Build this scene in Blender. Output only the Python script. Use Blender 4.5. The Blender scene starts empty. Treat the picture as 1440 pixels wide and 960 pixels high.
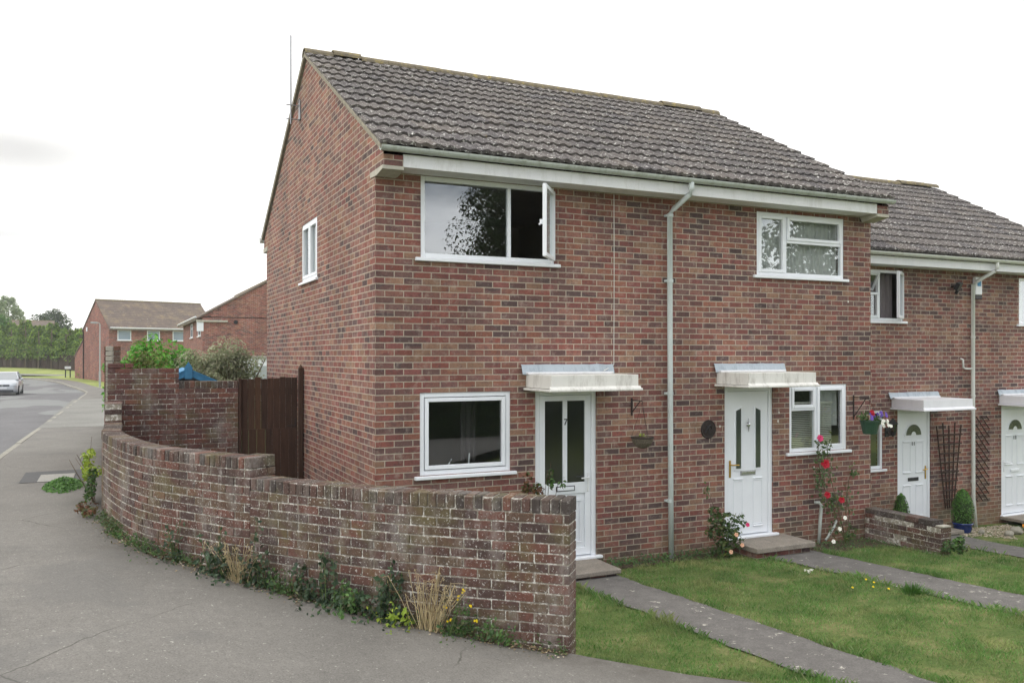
import bpy, math, random
import numpy as np
from mathutils import Vector, Matrix, noise as mnoise
R = math.radians
random.seed(11)
HAZE = .0005
SC = bpy.context.scene
COL = SC.collection

# ------------------------------------------------------------------ camera
TH = R(25.2)
cd = bpy.data.cameras.new('camera')
cam = bpy.data.objects.new('camera', cd); COL.objects.link(cam)
cam.location = (-2.711, -9.42, 2.55)
cam.rotation_euler = (R(90), 0, -TH)
cd.sensor_width = 36; cd.lens = 36*1195/1440
cd.shift_y = 20.3/1440
cd.clip_start = .05; cd.clip_end = 2000
SC.camera = cam
# ------------------------------------------------------------------ world: bright broken overcast
SUN_EL, SUN_AZ = R(50), R(-62)      # azimuth measured clockwise from +Y (behind and to the left of the houses)
w = bpy.data.worlds.new('World'); SC.world = w; w.use_nodes = True
nt = w.node_tree; nt.nodes.clear()
out = nt.nodes.new('ShaderNodeOutputWorld'); bg = nt.nodes.new('ShaderNodeBackground')
bg.inputs['Strength'].default_value = 0.1
sky = nt.nodes.new('ShaderNodeTexSky'); sky.sky_type = 'NISHITA'; sky.sun_disc = False
sky.sun_elevation = SUN_EL; sky.sun_rotation = SUN_AZ
tc = nt.nodes.new('ShaderNodeTexCoord')
mp = nt.nodes.new('ShaderNodeMapping'); mp.inputs['Scale'].default_value = (1, 1, 2.6)
nz = nt.nodes.new('ShaderNodeTexNoise'); nz.inputs['Scale'].default_value = 2.1; nz.inputs['Detail'].default_value = 7
nz.inputs['Roughness'].default_value = .52
nt.links.new(tc.outputs['Generated'], mp.inputs['Vector']); nt.links.new(mp.outputs[0], nz.inputs['Vector'])
sep = nt.nodes.new('ShaderNodeSeparateXYZ'); nt.links.new(tc.outputs['Generated'], sep.inputs[0])
m1 = nt.nodes.new('ShaderNodeMath'); m1.operation = 'MULTIPLY_ADD'; m1.inputs[1].default_value = .24
nt.links.new(sep.outputs['Y'], m1.inputs[0]); nt.links.new(nz.outputs['Fac'], m1.inputs[2])
cr = nt.nodes.new('ShaderNodeValToRGB'); cr.color_ramp.elements[0].position = .27; cr.color_ramp.elements[1].position = .40
nt.links.new(m1.outputs[0], cr.inputs[0])
nz2 = nt.nodes.new('ShaderNodeTexNoise'); nz2.inputs['Scale'].default_value = 2.3; nz2.inputs['Detail'].default_value = 6
mp2 = nt.nodes.new('ShaderNodeMapping'); mp2.inputs['Scale'].default_value = (1, 1, 3.2); mp2.inputs['Location'].default_value = (3.1, .4, .7)
nt.links.new(tc.outputs['Generated'], mp2.inputs['Vector']); nt.links.new(mp2.outputs[0], nz2.inputs['Vector'])
cr2 = nt.nodes.new('ShaderNodeValToRGB')
cr2.color_ramp.elements[0].position = .30; cr2.color_ramp.elements[0].color = (9.9, 10.1, 10.4, 1)
cr2.color_ramp.elements[1].position = .47; cr2.color_ramp.elements[1].color = (12.6, 12.5, 12.3, 1)
nt.links.new(nz2.outputs['Fac'], cr2.inputs[0])
gy = nt.nodes.new('ShaderNodeMapRange'); gy.inputs[1].default_value = -.6; gy.inputs[2].default_value = .3; gy.inputs[3].default_value = 2.6; gy.inputs[4].default_value = 1.0
nt.links.new(sep.outputs['Y'], gy.inputs[0])
cm = nt.nodes.new('ShaderNodeVectorMath'); cm.operation = 'SCALE'; nt.links.new(cr2.outputs[0], cm.inputs[0]); nt.links.new(gy.outputs[0], cm.inputs['Scale'])
mx = nt.nodes.new('ShaderNodeMixRGB')
nt.links.new(cr.outputs[0], mx.inputs[0]); nt.links.new(sky.outputs[0], mx.inputs[1]); nt.links.new(cm.outputs[0], mx.inputs[2])
# one thin grey cloud bank low over the street, and a smaller one beneath it
def bank(prev, d, scl, r0, r1, dark):
    v = nt.nodes.new('ShaderNodeVectorMath'); v.operation = 'SUBTRACT'; v.inputs[1].default_value = d; nt.links.new(tc.outputs['Generated'], v.inputs[0])
    v2 = nt.nodes.new('ShaderNodeVectorMath'); v2.operation = 'MULTIPLY'; v2.inputs[1].default_value = scl; nt.links.new(v.outputs[0], v2.inputs[0])
    v3 = nt.nodes.new('ShaderNodeVectorMath'); v3.operation = 'LENGTH'; nt.links.new(v2.outputs[0], v3.inputs[0])
    a = nt.nodes.new('ShaderNodeMath'); a.operation = 'MULTIPLY_ADD'; a.inputs[1].default_value = .16; nt.links.new(nz2.outputs['Fac'], a.inputs[0]); nt.links.new(v3.outputs['Value'], a.inputs[2])
    r = nt.nodes.new('ShaderNodeMapRange'); r.interpolation_type = 'SMOOTHSTEP'; r.inputs[1].default_value = r0+.08; r.inputs[2].default_value = r1+.08; r.inputs[3].default_value = dark; r.inputs[4].default_value = 1
    nt.links.new(a.outputs[0], r.inputs[0])
    q = nt.nodes.new('ShaderNodeVectorMath'); q.operation = 'SCALE'; nt.links.new(prev, q.inputs[0]); nt.links.new(r.outputs[0], q.inputs['Scale']); return q.outputs[0]
sk = bank(mx.outputs[0], (-.09, .975, .205), (1, 1, 4.2), .02, .15, .66)
sk = bank(sk, (-.12, .985, .122), (1.4, 1.4, 12), .01, .10, .78)
nt.links.new(sk, bg.inputs[0]); nt.links.new(bg.outputs[0], out.inputs[0])
# ------------------------------------------------------------------ sun
sl = bpy.data.lights.new('sun', 'SUN'); sl.energy = 1.0; sl.angle = R(14); sl.color = (1, .96, .9)
so = bpy.data.objects.new('sun', sl); COL.objects.link(so)
sd = Vector((math.sin(SUN_AZ)*math.cos(SUN_EL), math.cos(SUN_AZ)*math.cos(SUN_EL), math.sin(SUN_EL)))
so.rotation_euler = (-sd).to_track_quat('-Z', 'Y').to_euler(); so.location = (0, 0, 30)
vs = SC.view_settings; vs.view_transform = 'Standard'; vs.look = 'None'; vs.exposure = 0.06; vs.gamma = 1; vs.use_curve_mapping = False
try:
    SC.cycles.max_bounces = 8; SC.cycles.volume_bounces = 1; SC.cycles.transparent_max_bounces = 16; SC.cycles.caustics_reflective = False
except Exception: pass

# ================================================================== node helpers
def s2l(c): return tuple(((v/255)/12.92 if v/255 <= .04045 else ((v/255+.055)/1.055)**2.4) for v in c)
class NT:
    def __init__(s, name):
        s.m = bpy.data.materials.new(name); s.m.use_nodes = True; s.t = s.m.node_tree; s.t.nodes.clear()
        s.o = s.t.nodes.new('ShaderNodeOutputMaterial'); s.p = s.t.nodes.new('ShaderNodeBsdfPrincipled')
        s.t.links.new(s.p.outputs[0], s.o.inputs[0])
    def n(s, ty, **k):
        a = s.t.nodes.new('ShaderNode'+ty)
        for q, v in k.items(): setattr(a, q, v)
        return a
    def l(s, a, b): s.t.links.new(a, b)
    def set(s, sock, v):
        if hasattr(v, 'bl_idname') or hasattr(v, 'links'): s.l(v, sock)
        else: sock.default_value = v
    def math(s, op, a, b=None, c=None, clamp=False):
        m = s.n('Math', operation=op); m.use_clamp = clamp
        s.set(m.inputs[0], a)
        if b is not None: s.set(m.inputs[1], b)
        if c is not None: s.set(m.inputs[2], c)
        return m.outputs[0]
    def noise(s, scale, detail=4, rough=.5, vec=None, out='Fac', dist=0):
        a = s.n('TexNoise'); a.inputs['Scale'].default_value = scale; a.inputs['Detail'].default_value = detail
        a.inputs['Roughness'].default_value = rough; a.inputs['Distortion'].default_value = dist
        if vec is None: vec = s.obj()
        s.l(vec, a.inputs['Vector']); return a.outputs[out]
    def obj(s):
        if not hasattr(s, '_o'): s._o = s.n('NewGeometry').outputs['Position']
        return s._o
    def uv(s):
        if not hasattr(s, '_u'): s._u = s.n('TexCoord').outputs['UV']
        return s._u
    def map(s, vec, scale=(1, 1, 1), loc=(0, 0, 0)):
        a = s.n('Mapping'); a.inputs['Scale'].default_value = scale; a.inputs['Location'].default_value = loc
        s.l(vec, a.inputs['Vector']); return a.outputs[0]
    def ramp(s, fac, stops, interp='LINEAR'):
        a = s.n('ValToRGB'); e = a.color_ramp; e.interpolation = interp
        while len(e.elements) < len(stops): e.elements.new(.5)
        for el, (p, c) in zip(e.elements, stops):
            el.position = p; el.color = (c, c, c, 1) if isinstance(c, (int, float)) else (*c, 1)
        s.l(fac, a.inputs[0]); return a.outputs[0]
    def mix(s, f, a, b, mode='MIX'):
        m = s.n('MixRGB', blend_type=mode)
        s.set(m.inputs[0], f)
        for i, v in ((1, a), (2, b)):
            if isinstance(v, (tuple, list)): m.inputs[i].default_value = (*v[:3], 1)
            else: s.l(v, m.inputs[i])
        return m.outputs[0]
    def bump(s, h, strength=.5, dist=.01):
        b = s.n('Bump'); b.inputs['Strength'].default_value = strength; b.inputs['Distance'].default_value = dist
        s.l(h, b.inputs['Height']); s.l(b.outputs[0], s.p.inputs['Normal']); return b
    def col(s, v):
        if isinstance(v, tuple): s.p.inputs['Base Color'].default_value = (*v, 1)
        else: s.l(v, s.p.inputs['Base Color'])
    def rough(s, v, spec=.5):
        s.set(s.p.inputs['Roughness'], v); s.p.inputs['Specular IOR Level'].default_value = spec
    def island(s): return s.n('NewGeometry').outputs['Random Per Island']
M = {}
def simple(name, rgb, rough=.5, spec=.4, var=.12, nscale=14, metal=0, bump=0, streak=False):
    n = NT(name); c = s2l(rgb)
    f = n.noise(nscale, 5, .6, n.map(n.obj(), (1, 1, .35)) if streak else None)
    d = tuple(x*(1-var) for x in c); u = tuple(min(1, x*(1+var)) for x in c)
    n.col(n.ramp(f, [(.3, d), (.7, u)])); n.rough(rough, spec); n.p.inputs['Metallic'].default_value = metal
    if bump: n.bump(n.noise(nscale*6, 3), bump, .004)
    M[name] = n.m; return n

HOUSE_PAL = [(0.0, (152, 118, 98)), (.08, (146, 98, 82)), (.20, (148, 104, 92)), (.32, (142, 88, 78)), (.44, (138, 98, 88)), (.55, (136, 86, 80)),
             (.66, (126, 90, 84)), (.77, (124, 94, 88)), (.88, (110, 82, 78)), (.96, (92, 74, 72))]
def brick(name, pal, mortar, bl=.225, bh=.075, mw=.0057, gain=1.0, bumpd=.004, lichen=0., stain=None):
    n = NT(name); sp = n.n('SeparateXYZ'); n.l(n.uv(), sp.inputs[0])
    wob = n.noise(26, 2, .5); wo = n.math('MULTIPLY', n.math('SUBTRACT', wob, .5), .0045)
    u, v = sp.outputs[0], n.math('ADD', sp.outputs[1], wo)
    rv = n.math('DIVIDE', v, bh); row = n.math('FLOOR', rv)
    off = n.math('MULTIPLY', n.math('MODULO', n.math('ADD', row, 400), 2), .5)
    ru = n.math('ADD', n.math('DIVIDE', u, bl), off); colm = n.math('FLOOR', ru)
    fu = n.math('MULTIPLY', n.math('SUBTRACT', ru, colm), bl); fv = n.math('MULTIPLY', n.math('SUBTRACT', rv, row), bh)
    du = n.math('MINIMUM', fu, n.math('SUBTRACT', bl, fu)); dv = n.math('MINIMUM', fv, n.math('SUBTRACT', bh, fv))
    d = n.math('MINIMUM', du, dv)
    d = n.math('ADD', d, n.math('MULTIPLY', n.math('SUBTRACT', n.noise(60, 3), .5), .004))
    mask = n.n('MapRange'); mask.interpolation_type = 'SMOOTHSTEP'; mask.inputs[1].default_value = mw-.0013; mask.inputs[2].default_value = mw+.0015
    n.l(d, mask.inputs[0]); mk = mask.outputs[0]
    cb = n.n('CombineXYZ'); n.l(colm, cb.inputs[0]); n.l(row, cb.inputs[1])
    wn = n.n('TexWhiteNoise', noise_dimensions='2D'); n.l(cb.outputs[0], wn.inputs['Vector'])
    big = n.noise(.9, 3, .6, n.map(n.obj(), (.6, .6, 2.2)))
    idx = n.math('ADD', wn.outputs['Value'], n.math('MULTIPLY', n.math('SUBTRACT', big, .5), .95), clamp=True)
    lin = [(p, tuple(x*gain for x in s2l(c))) for p, c in pal]
    bc = n.ramp(idx, lin, 'CONSTANT')
    wn2 = n.n('TexWhiteNoise', noise_dimensions='3D'); n.l(n.map(cb.outputs[0], (1.3, .7, 1), (5, 9, 2)), wn2.inputs['Vector'])
    bc = n.mix(1, bc, n.ramp(wn2.outputs['Value'], [(0, .80), (1, 1.14)]), 'MULTIPLY')
    bc = n.mix(1, bc, n.ramp(n.noise(38, 4, .65), [(.25, .78), (.75, 1.2)]), 'MULTIPLY')
    bc = n.mix(n.ramp(n.noise(12, 6, .8), [(.51, 0.), (.62, .55)]), bc, s2l((84, 68, 70)))      # burnt smudges
    bc = n.mix(n.ramp(n.noise(9, 5, .7, n.map(n.obj(), (1, 1, 1), (7, 7, 7))), [(.53, 0.), (.68, .34)]), bc, s2l((186, 172, 160)))   # bloom
    mc = n.ramp(n.noise(20, 4, .6), [(.3, tuple(x*.82 for x in s2l(mortar))), (.7, s2l(mortar))])
    c = n.mix(mk, mc, bc)
    if lichen: c = n.mix(n.ramp(n.noise(34, 3, .7, n.map(n.obj(), (1, 1, 1), (3, 1, 2))), [(.66, 0.), (.70, lichen)]), c, s2l((205, 205, 195)))
    if stain:
        zz = n.n('SeparateXYZ'); n.l(n.obj(), zz.inputs[0])
        st = n.math('MULTIPLY', n.ramp(n.math('ADD', zz.outputs[2], n.math('MULTIPLY', n.noise(2.5, 4), .9)), [(stain[0], 1.), (stain[1], 0.)]), stain[2])
        c = n.mix(st, c, s2l((110, 104, 72)))
    c = n.mix(1, c, n.ramp(n.noise(.9, 3, .5, n.map(n.obj(), (1, 1, .45), (2, 5, 1))), [(.3, .82), (.7, 1.14)]), 'MULTIPLY')
    c = n.mix(1, c, n.ramp(n.noise(2.4, 5, .7, n.map(n.obj(), (2, 2, .22), (2, 5, 8))), [(.3, .84), (.6, 1.04)]), 'MULTIPLY')
    n.col(c); n.rough(n.ramp(n.noise(40), [(.3, .75), (.7, .95)]), .3)
    h = n.math('ADD', mk, n.math('MULTIPLY', n.noise(120, 3, .6), .35)); n.bump(h, .9, bumpd)
    M[name] = n.m
brick('house_brick', HOUSE_PAL, (180, 168, 152), gain=.88, stain=(.05, .75, .45))
brick('low_brick', HOUSE_PAL, (150, 140, 124), gain=.8)
brick('far_brick', [(p, (min(255, a+8), b-6, c-8)) for p, (a, b, c) in HOUSE_PAL], (168, 150, 142), gain=.82)

def solo_brick(name, pal, lich=.8, low=None, gain=1.):
    n = NT(name)
    c = n.ramp(n.island(), [(p, tuple(x*gain for x in s2l(q))) for p, q in pal], 'CONSTANT')
    c = n.mix(1, c, n.ramp(n.noise(30, 5, .7), [(.25, .68), (.75, 1.28)]), 'MULTIPLY')
    # sooty drips and olive algae of its own outline
    c = n.mix(n.ramp(n.noise(5, 5, .65, n.map(n.obj(), (1, 1, .4), (4, 1, 0))), [(.48, 0.), (.68, .62)]), c, s2l((70, 64, 60)))
    c = n.mix(n.ramp(n.noise(3.2, 5, .65, n.map(n.obj(), (1, 1, 1), (9, 2, 3))), [(.50, 0.), (.66, .55)]), c, s2l((104, 98, 66)))
    c = n.mix(n.ramp(n.noise(2.6, 6, .75, n.map(n.obj(), (1, 1, .6), (1, 8, 3))), [(.50, 0.), (.72, .6)]), c, s2l((158, 152, 146)))
    c = n.mix(n.ramp(n.noise(11, 5, .8, n.map(n.obj(), (1, 1, .16), (3, 8, 3))), [(.60, 0.), (.72, .6)]), c, s2l((184, 180, 174)))
    if lich:
        g = n.ramp(n.noise(2.2, 3, .6, n.map(n.obj(), (1, 1, 1), (0, 3, 9))), [(.30, .25), (.58, 1.)])
        sp = n.ramp(n.noise(55, 3, .65), [(.61, 0.), (.655, lich)])
        c = n.mix(n.math('MULTIPLY', sp, g), c, s2l((205, 203, 196)))
        sp2 = n.ramp(n.noise(24, 4, .8, n.map(n.obj(), (1, 1, 1), (5, 5, 5))), [(.63, 0.), (.68, lich*.8)])
        c = n.mix(sp2, c, s2l((182, 180, 172)))
    n.col(c); n.rough(.9, .25); n.bump(n.noise(70, 5, .7), .9, .006); M[name] = n.m
DARK_PAL = [(0, (114, 80, 70)), (.16, (100, 76, 69)), (.3, (120, 82, 71)), (.42, (92, 73, 68)), (.56, (108, 86, 72)), (.68, (98, 72, 65)),
            (.80, (110, 92, 76)), (.9, (88, 70, 66))]
solo_brick('wall_brick', DARK_PAL, .8, gain=.74)
solo_brick('coping_brick', [(0, (98, 83, 76)), (.2, (88, 77, 72)), (.4, (106, 84, 75)), (.55, (82, 74, 70)), (.7, (102, 78, 70)), (.95, (126, 88, 76))], .6, gain=.76)
solo_brick('tall_brick', [(0, (112, 74, 66)), (.2, (100, 68, 64)), (.4, (120, 80, 68)), (.6, (94, 67, 64)), (.8, (106, 78, 70))], .35, gain=1.0)
simple('pale_brick', (168, 164, 152), .95, .2, .2, 20, bump=.5)
def mortar(name, rgb):
    n = NT(name); c = s2l(rgb)
    k = n.ramp(n.noise(18, 5, .7), [(.3, tuple(x*.6 for x in c)), (.7, tuple(min(1, x*1.15) for x in c))])
    k = n.mix(n.ramp(n.noise(22, 4, .8), [(.50, 0.), (.58, .9)]), k, s2l((214, 212, 204)))
    n.col(k); n.rough(.95, .2); n.bump(n.noise(90, 3), .6, .004); M[name] = n.m
mortar('mortar', (150, 143, 130)); mortar('mortar_dark', (146, 138, 126))

def tile_mat():
    n = NT('roof_tile'); sp = n.n('SeparateXYZ'); n.l(n.uv(), sp.inputs[0])
    cb = n.n('CombineXYZ'); n.l(n.math('FLOOR', n.math('DIVIDE', sp.outputs[0], .30)), cb.inputs[0]); n.l(n.math('FLOOR', sp.outputs[1]), cb.inputs[1])
    wn = n.n('TexWhiteNoise', noise_dimensions='2D'); n.l(cb.outputs[0], wn.inputs['Vector'])
    c = n.ramp(wn.outputs['Value'], [(0, s2l((84, 79, 78))), (.4, s2l((95, 89, 86))), (.7, s2l((79, 75, 76))), (1, s2l((101, 94, 89)))])
    c = n.mix(1, c, n.ramp(n.noise(18, 5, .7), [(.25, .72), (.75, 1.25)]), 'MULTIPLY')
    c = n.mix(n.ramp(n.noise(15, 5, .75, n.map(n.obj(), (1, 1, 1), (2, 2, 2))), [(.57, 0.), (.64, .75)]), c, s2l((160, 157, 152)))
    c = n.mix(n.ramp(n.noise(22, 4, .8), [(.60, 0.), (.63, .95)]), c, s2l((218, 216, 210)))
    c = n.mix(n.ramp(n.noise(7, 5, .75, n.map(n.obj(), (1, 1, 1), (6, 6, 2))), [(.64, 0.), (.74, .6)]), c, s2l((140, 126, 82)))
    n.col(c); n.rough(.88, .3); n.bump(n.noise(110, 3, .7), .5, .003); M['roof_tile'] = n.m
tile_mat()
def far_tile():
    n = NT('far_tile')
    sp = n.n('SeparateXYZ'); n.l(n.obj(), sp.inputs[0])
    st = n.math('FRACT', n.math('DIVIDE', sp.outputs[2], .17))
    c = n.ramp(n.noise(1.4, 6, .75), [(.3, s2l((92, 84, 80))), (.52, s2l((108, 97, 90))), (.66, s2l((132, 118, 96)))])
    c = n.mix(1, c, n.ramp(st, [(0, .62), (.25, 1.), (1, 1.08)]), 'MULTIPLY')
    c = n.mix(n.ramp(n.noise(5, 3, .8), [(.62, 0.), (.7, .6)]), c, s2l((176, 166, 150)))
    n.col(c); n.rough(.9, .2); M['far_tile'] = n.m
far_tile()
n = NT('ridge_tile')
c = n.ramp(n.noise(12, 5, .7), [(.3, s2l((98, 92, 84))), (.55, s2l((122, 112, 92))), (.68, s2l((168, 150, 84)))])
n.col(c); n.rough(.9, .2); n.bump(n.noise(60, 3), .5, .005); M['ridge_tile'] = n.m

simple('upvc', (232, 235, 240), .28, .5, .03, 3)
simple('upvc_old', (222, 224, 226), .4, .4, .07, 5, streak=True)
def paint_mat(name, base, dirt, amt, rough=.55):
    n = NT(name)
    c = n.ramp(n.noise(4, 3), [(.3, tuple(x*.93 for x in s2l(base))), (.7, s2l(base))])
    c = n.mix(n.ramp(n.noise(7, 6, .75, n.map(n.obj(), (1, 1, .25))), [(.5, 0.), (.72, amt)]), c, s2l(dirt))
    c = n.mix(n.ramp(n.noise(45, 4, .8), [(.66, 0.), (.70, amt*.9)]), c, s2l(tuple(x*.8 for x in dirt)))
    n.col(c); n.rough(rough, .35); n.bump(n.noise(40, 3), .15, .003); M[name] = n.m
paint_mat('fascia_paint', (230, 230, 232), (168, 166, 156), .35)
paint_mat('canopy_paint', (222, 220, 214), (150, 144, 134), .75, .7)
paint_mat('canopy_clean', (226, 226, 230), (190, 190, 192), .25, .5)
paint_mat('gutter_grey', (182, 188, 182), (120, 122, 100), .6, .45)
paint_mat('gutter_white', (206, 208, 202), (160, 160, 150), .35, .45)
paint_mat('pipe_grey', (196, 204, 202), (160, 166, 160), .35, .42)
paint_mat('lead', (168, 178, 186), (116, 126, 136), .8, .5)
simple('padstone', (176, 172, 160), .9, .2, .15, 12, bump=.4)
simple('verge_mortar', (150, 144, 130), .95, .2, .2, 14, bump=.4)
def concrete(name, rgb, spots=.6):
    n = NT(name); c = s2l(rgb)
    k = n.ramp(n.noise(5, 6, .7), [(.3, tuple(x*.72 for x in c)), (.7, tuple(x*1.12 for x in c))])
    k = n.mix(1, k, n.ramp(n.noise(60, 4, .8), [(.3, .70), (.5, 1.), (.7, 1.3)]), 'MULTIPLY')
    k = n.mix(n.ramp(n.noise(9, 4, .8, n.map(n.obj(), (1, 1, 1), (3, 3, 3))), [(.62, 0.), (.655, spots)]), k, s2l((176, 172, 162)))
    n.col(k); n.rough(.92, .25); n.bump(n.noise(160, 3, .7), .5, .004); M[name] = n.m
concrete('step_concrete', (142, 134, 124), .2); concrete('path_asphalt', (108, 105, 102), 1.); concrete('kerb_stone', (150, 147, 137), .4)
def asphalt(name, rgb, cracks, patch):
    n = NT(name); c = s2l(rgb)
    k = n.ramp(n.noise(.55, 6, .62), [(.28, tuple(x*.80 for x in c)), (.5, c), (.72, tuple(x*1.13 for x in c))])
    k = n.mix(1, k, n.ramp(n.noise(75, 3, .8), [(.3, .66), (.5, 1.0), (.7, 1.30)]), 'MULTIPLY')
    k = n.mix(1, k, n.ramp(n.noise(14, 5, .7), [(.3, .9), (.7, 1.08)]), 'MULTIPLY')
    if cracks:
        v = n.n('TexVoronoi', feature='DISTANCE_TO_EDGE'); v.inputs['Scale'].default_value = .42
        dv = n.n('MixRGB'); dv.inputs[0].default_value = .12
        n.l(n.obj(), dv.inputs[1]); nn = n.n('TexNoise'); nn.inputs['Scale'].default_value = 3.5; nn.inputs['Detail'].default_value = 8; n.l(n.obj(), nn.inputs['Vector'])
        n.l(nn.outputs['Color'], dv.inputs[2]); n.l(dv.outputs[0], v.inputs['Vector'])
        cr_ = n.math('MULTIPLY', n.ramp(v.outputs['Distance'], [(0, 1.), (.004, 0.)]), n.ramp(n.noise(1.1, 3), [(.50, 0.), (.60, cracks)]))
        k = n.mix(cr_, k, s2l((66, 64, 58)))
    if patch:
        k = n.mix(n.ramp(n.noise(.35, 2, .4, n.map(n.obj(), (1, .45, 1), (4, 1, 1))), [(.54, 0.), (.56, patch)]), k, s2l((146, 150, 146)))
        k = n.mix(n.ramp(n.noise(1.2, 4, .8, n.map(n.obj(), (1, 1, 1), (8, 1, 1))), [(.74, 0.), (.76, .8)]), k, s2l((205, 205, 200)))
    k = n.mix(n.ramp(n.noise(26, 2, .8, n.map(n.obj(), (1, 1, 1), (1, 1, 5))), [(.67, 0.), (.70, .6)]), k, s2l((180, 178, 170)))
    if name == 'pavement_mat':
        ga = n.n('Attribute'); ga.attribute_name = 'grime'
        k = n.mix(n.math('MULTIPLY', n.math('MULTIPLY', ga.outputs['Fac'], n.ramp(n.noise(3, 6, .7), [(.25, .4), (.6, 1.3)])), .75, clamp=True), k, s2l((78, 74, 68)))
        k = n.mix(n.ramp(n.noise(.8, 4, .6, n.map(n.obj(), (1, 1, 1), (3, 6, 1))), [(.55, 0.), (.62, .35)]), k, s2l((98, 97, 95)))
    n.col(k); n.rough(.93, .25); n.bump(n.noise(220, 3, .7), .6, .003); M[name] = n.m
asphalt('pavement_mat', (119, 116, 111), .9, 0); asphalt('road_mat', (108, 107, 108), 0, .4); asphalt('slab_mat', (126, 125, 120), .3, 0)
def ground_mat():
    n = NT('lawn_soil')
    k = n.ramp(n.noise(2.2, 5, .7), [(.3, s2l((78, 100, 52))), (.5, s2l((98, 112, 64))), (.7, s2l((134, 130, 90)))])
    k = n.mix(1, k, n.ramp(n.noise(40, 4, .7), [(.3, .6), (.7, 1.2)]), 'MULTIPLY')
    n.col(k); n.rough(1, .1); n.bump(n.noise(60, 4, .7), .8, .02); M['lawn_soil'] = n.m
    n = NT('soil'); k = n.ramp(n.noise(14, 6, .75), [(.3, s2l((62, 54, 46))), (.55, s2l((96, 84, 70))), (.72, s2l((128, 116, 98)))])
    k = n.mix(n.ramp(n.noise(40, 3, .8), [(.66, 0.), (.7, .8)]), k, s2l((150, 142, 128)))
    n.col(k); n.rough(1, .1); n.bump(n.noise(50, 5, .8), 1, .03); M['soil'] = n.m
    n = NT('far_grass'); k = n.ramp(n.noise(.5, 6, .7, n.map(n.obj(), (1, .3, 1))), [(.3, s2l((118, 130, 72))), (.7, s2l((152, 158, 98)))])
    n.col(k); n.rough(1, .1); M['far_grass'] = n.m
    n = NT('gravel'); k = n.ramp(n.island(), [(0, s2l((150, 138, 120))), (.4, s2l((178, 166, 146))), (.7, s2l((128, 116, 100))), (1, s2l((196, 188, 172)))])
    n.col(k); n.rough(.85, .3); M['gravel'] = n.m
ground_mat()
def leaf(name, cols, rough=.55, trans=.25, spec=.35):
    n = NT(name); st = [(i/(len(cols)-1), s2l(c)) for i, c in enumerate(cols)]
    k = n.ramp(n.island(), st)
    if name == 'grass_blade':
        k = n.mix(n.ramp(n.noise(1.7, 4, .65, n.map(n.obj(), (1, 1, 0), (5, 3, 0))), [(.50, 0.), (.64, .55)]), k, s2l((176, 166, 118)))
        k = n.mix(n.ramp(n.noise(2.6, 4, .65, n.map(n.obj(), (1, 1, 0), (1, 9, 0))), [(.54, 0.), (.68, .6)]), k, s2l((72, 104, 46)))
    k = n.mix(1, k, n.ramp(n.noise(2.2, 3), [(.3, .75), (.7, 1.22)]), 'MULTIPLY')
    n.col(k); n.rough(rough, spec)
    tr = n.n('BsdfTranslucent'); n.l(k, tr.inputs[0]); ms = n.n('MixShader'); ms.inputs[0].default_value = trans
    n.l(n.p.outputs[0], ms.inputs[1]); n.l(tr.outputs[0], ms.inputs[2]); n.l(ms.outputs[0], n.o.inputs[0]); M[name] = n.m
leaf('grass_blade', [(76, 118, 52), (96, 140, 66), (120, 150, 86), (102, 142, 70), (156, 160, 118)], .6, .35)
leaf('leaf_laurel', [(66, 122, 36), (92, 154, 50), (120, 180, 68), (78, 134, 42)], .4, .4)
leaf('leaf_grey', [(122, 134, 96), (150, 158, 122), (172, 174, 146), (134, 130, 108)], .6, .35)
leaf('leaf_olive', [(104, 116, 56), (132, 138, 76), (90, 104, 50)], .6, .25)
leaf('leaf_conifer', [(52, 78, 30), (86, 116, 40), (132, 158, 58), (64, 92, 36)], .7, .3)
leaf('leaf_dark', [(38, 56, 28), (52, 72, 36), (66, 88, 46)], .6, .25)
leaf('leaf_pale', [(128, 146, 108), (156, 168, 134), (116, 134, 96)], .6, .45)
leaf('leaf_rose', [(52, 78, 38), (74, 100, 50), (64, 88, 50), (104, 112, 60)], .5, .25)
leaf('leaf_weed', [(44, 72, 36), (66, 98, 46), (84, 116, 54), (56, 84, 50), (92, 88, 56)], .55, .25)
leaf('leaf_ivy', [(34, 52, 34), (48, 70, 44), (62, 84, 56), (84, 70, 56)], .45, .2)
leaf('leaf_yellow', [(122, 148, 48), (160, 176, 64), (98, 126, 44)], .55, .3)
leaf('leaf_red', [(96, 66, 48), (118, 76, 56), (84, 92, 52), (70, 98, 48)], .55, .25)
leaf('leaf_topiary', [(52, 92, 34), (74, 118, 44), (96, 140, 56)], .5, .25)
leaf('straw', [(184, 166, 126), (206, 190, 150), (158, 138, 102)], .7, .2)
leaf('leaf_litter', [(128, 108, 78), (160, 142, 110), (96, 84, 62), (190, 180, 160)], .8, .1)
for nm, c in dict(petal_red=(172, 24, 44), petal_pink=(214, 70, 120), petal_white=(238, 236, 226), petal_yellow=(226, 200, 30), petal_purple=(110, 84, 172),
                  petal_orange=(226, 150, 50), petal_peach=(222, 176, 146)).items(): simple(nm, c, .6, .3, .18, 60)
simple('stem_green', (86, 104, 58), .7, .3, .2, 20); simple('stem_brown', (92, 76, 60), .85, .2, .25, 20); simple('bark', (98, 88, 76), .95, .15, .3, 9, bump=.6)
n = NT('gate_wood')
k = n.ramp(n.island(), [(0, s2l((58, 42, 34))), (.5, s2l((74, 52, 40))), (.8, s2l((50, 38, 33))), (1, s2l((84, 60, 44)))])
k = n.mix(1, k, n.ramp(n.noise(9, 6, .7, n.map(n.obj(), (4, 4, .35))), [(.3, .55), (.7, 1.35)]), 'MULTIPLY')
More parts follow.
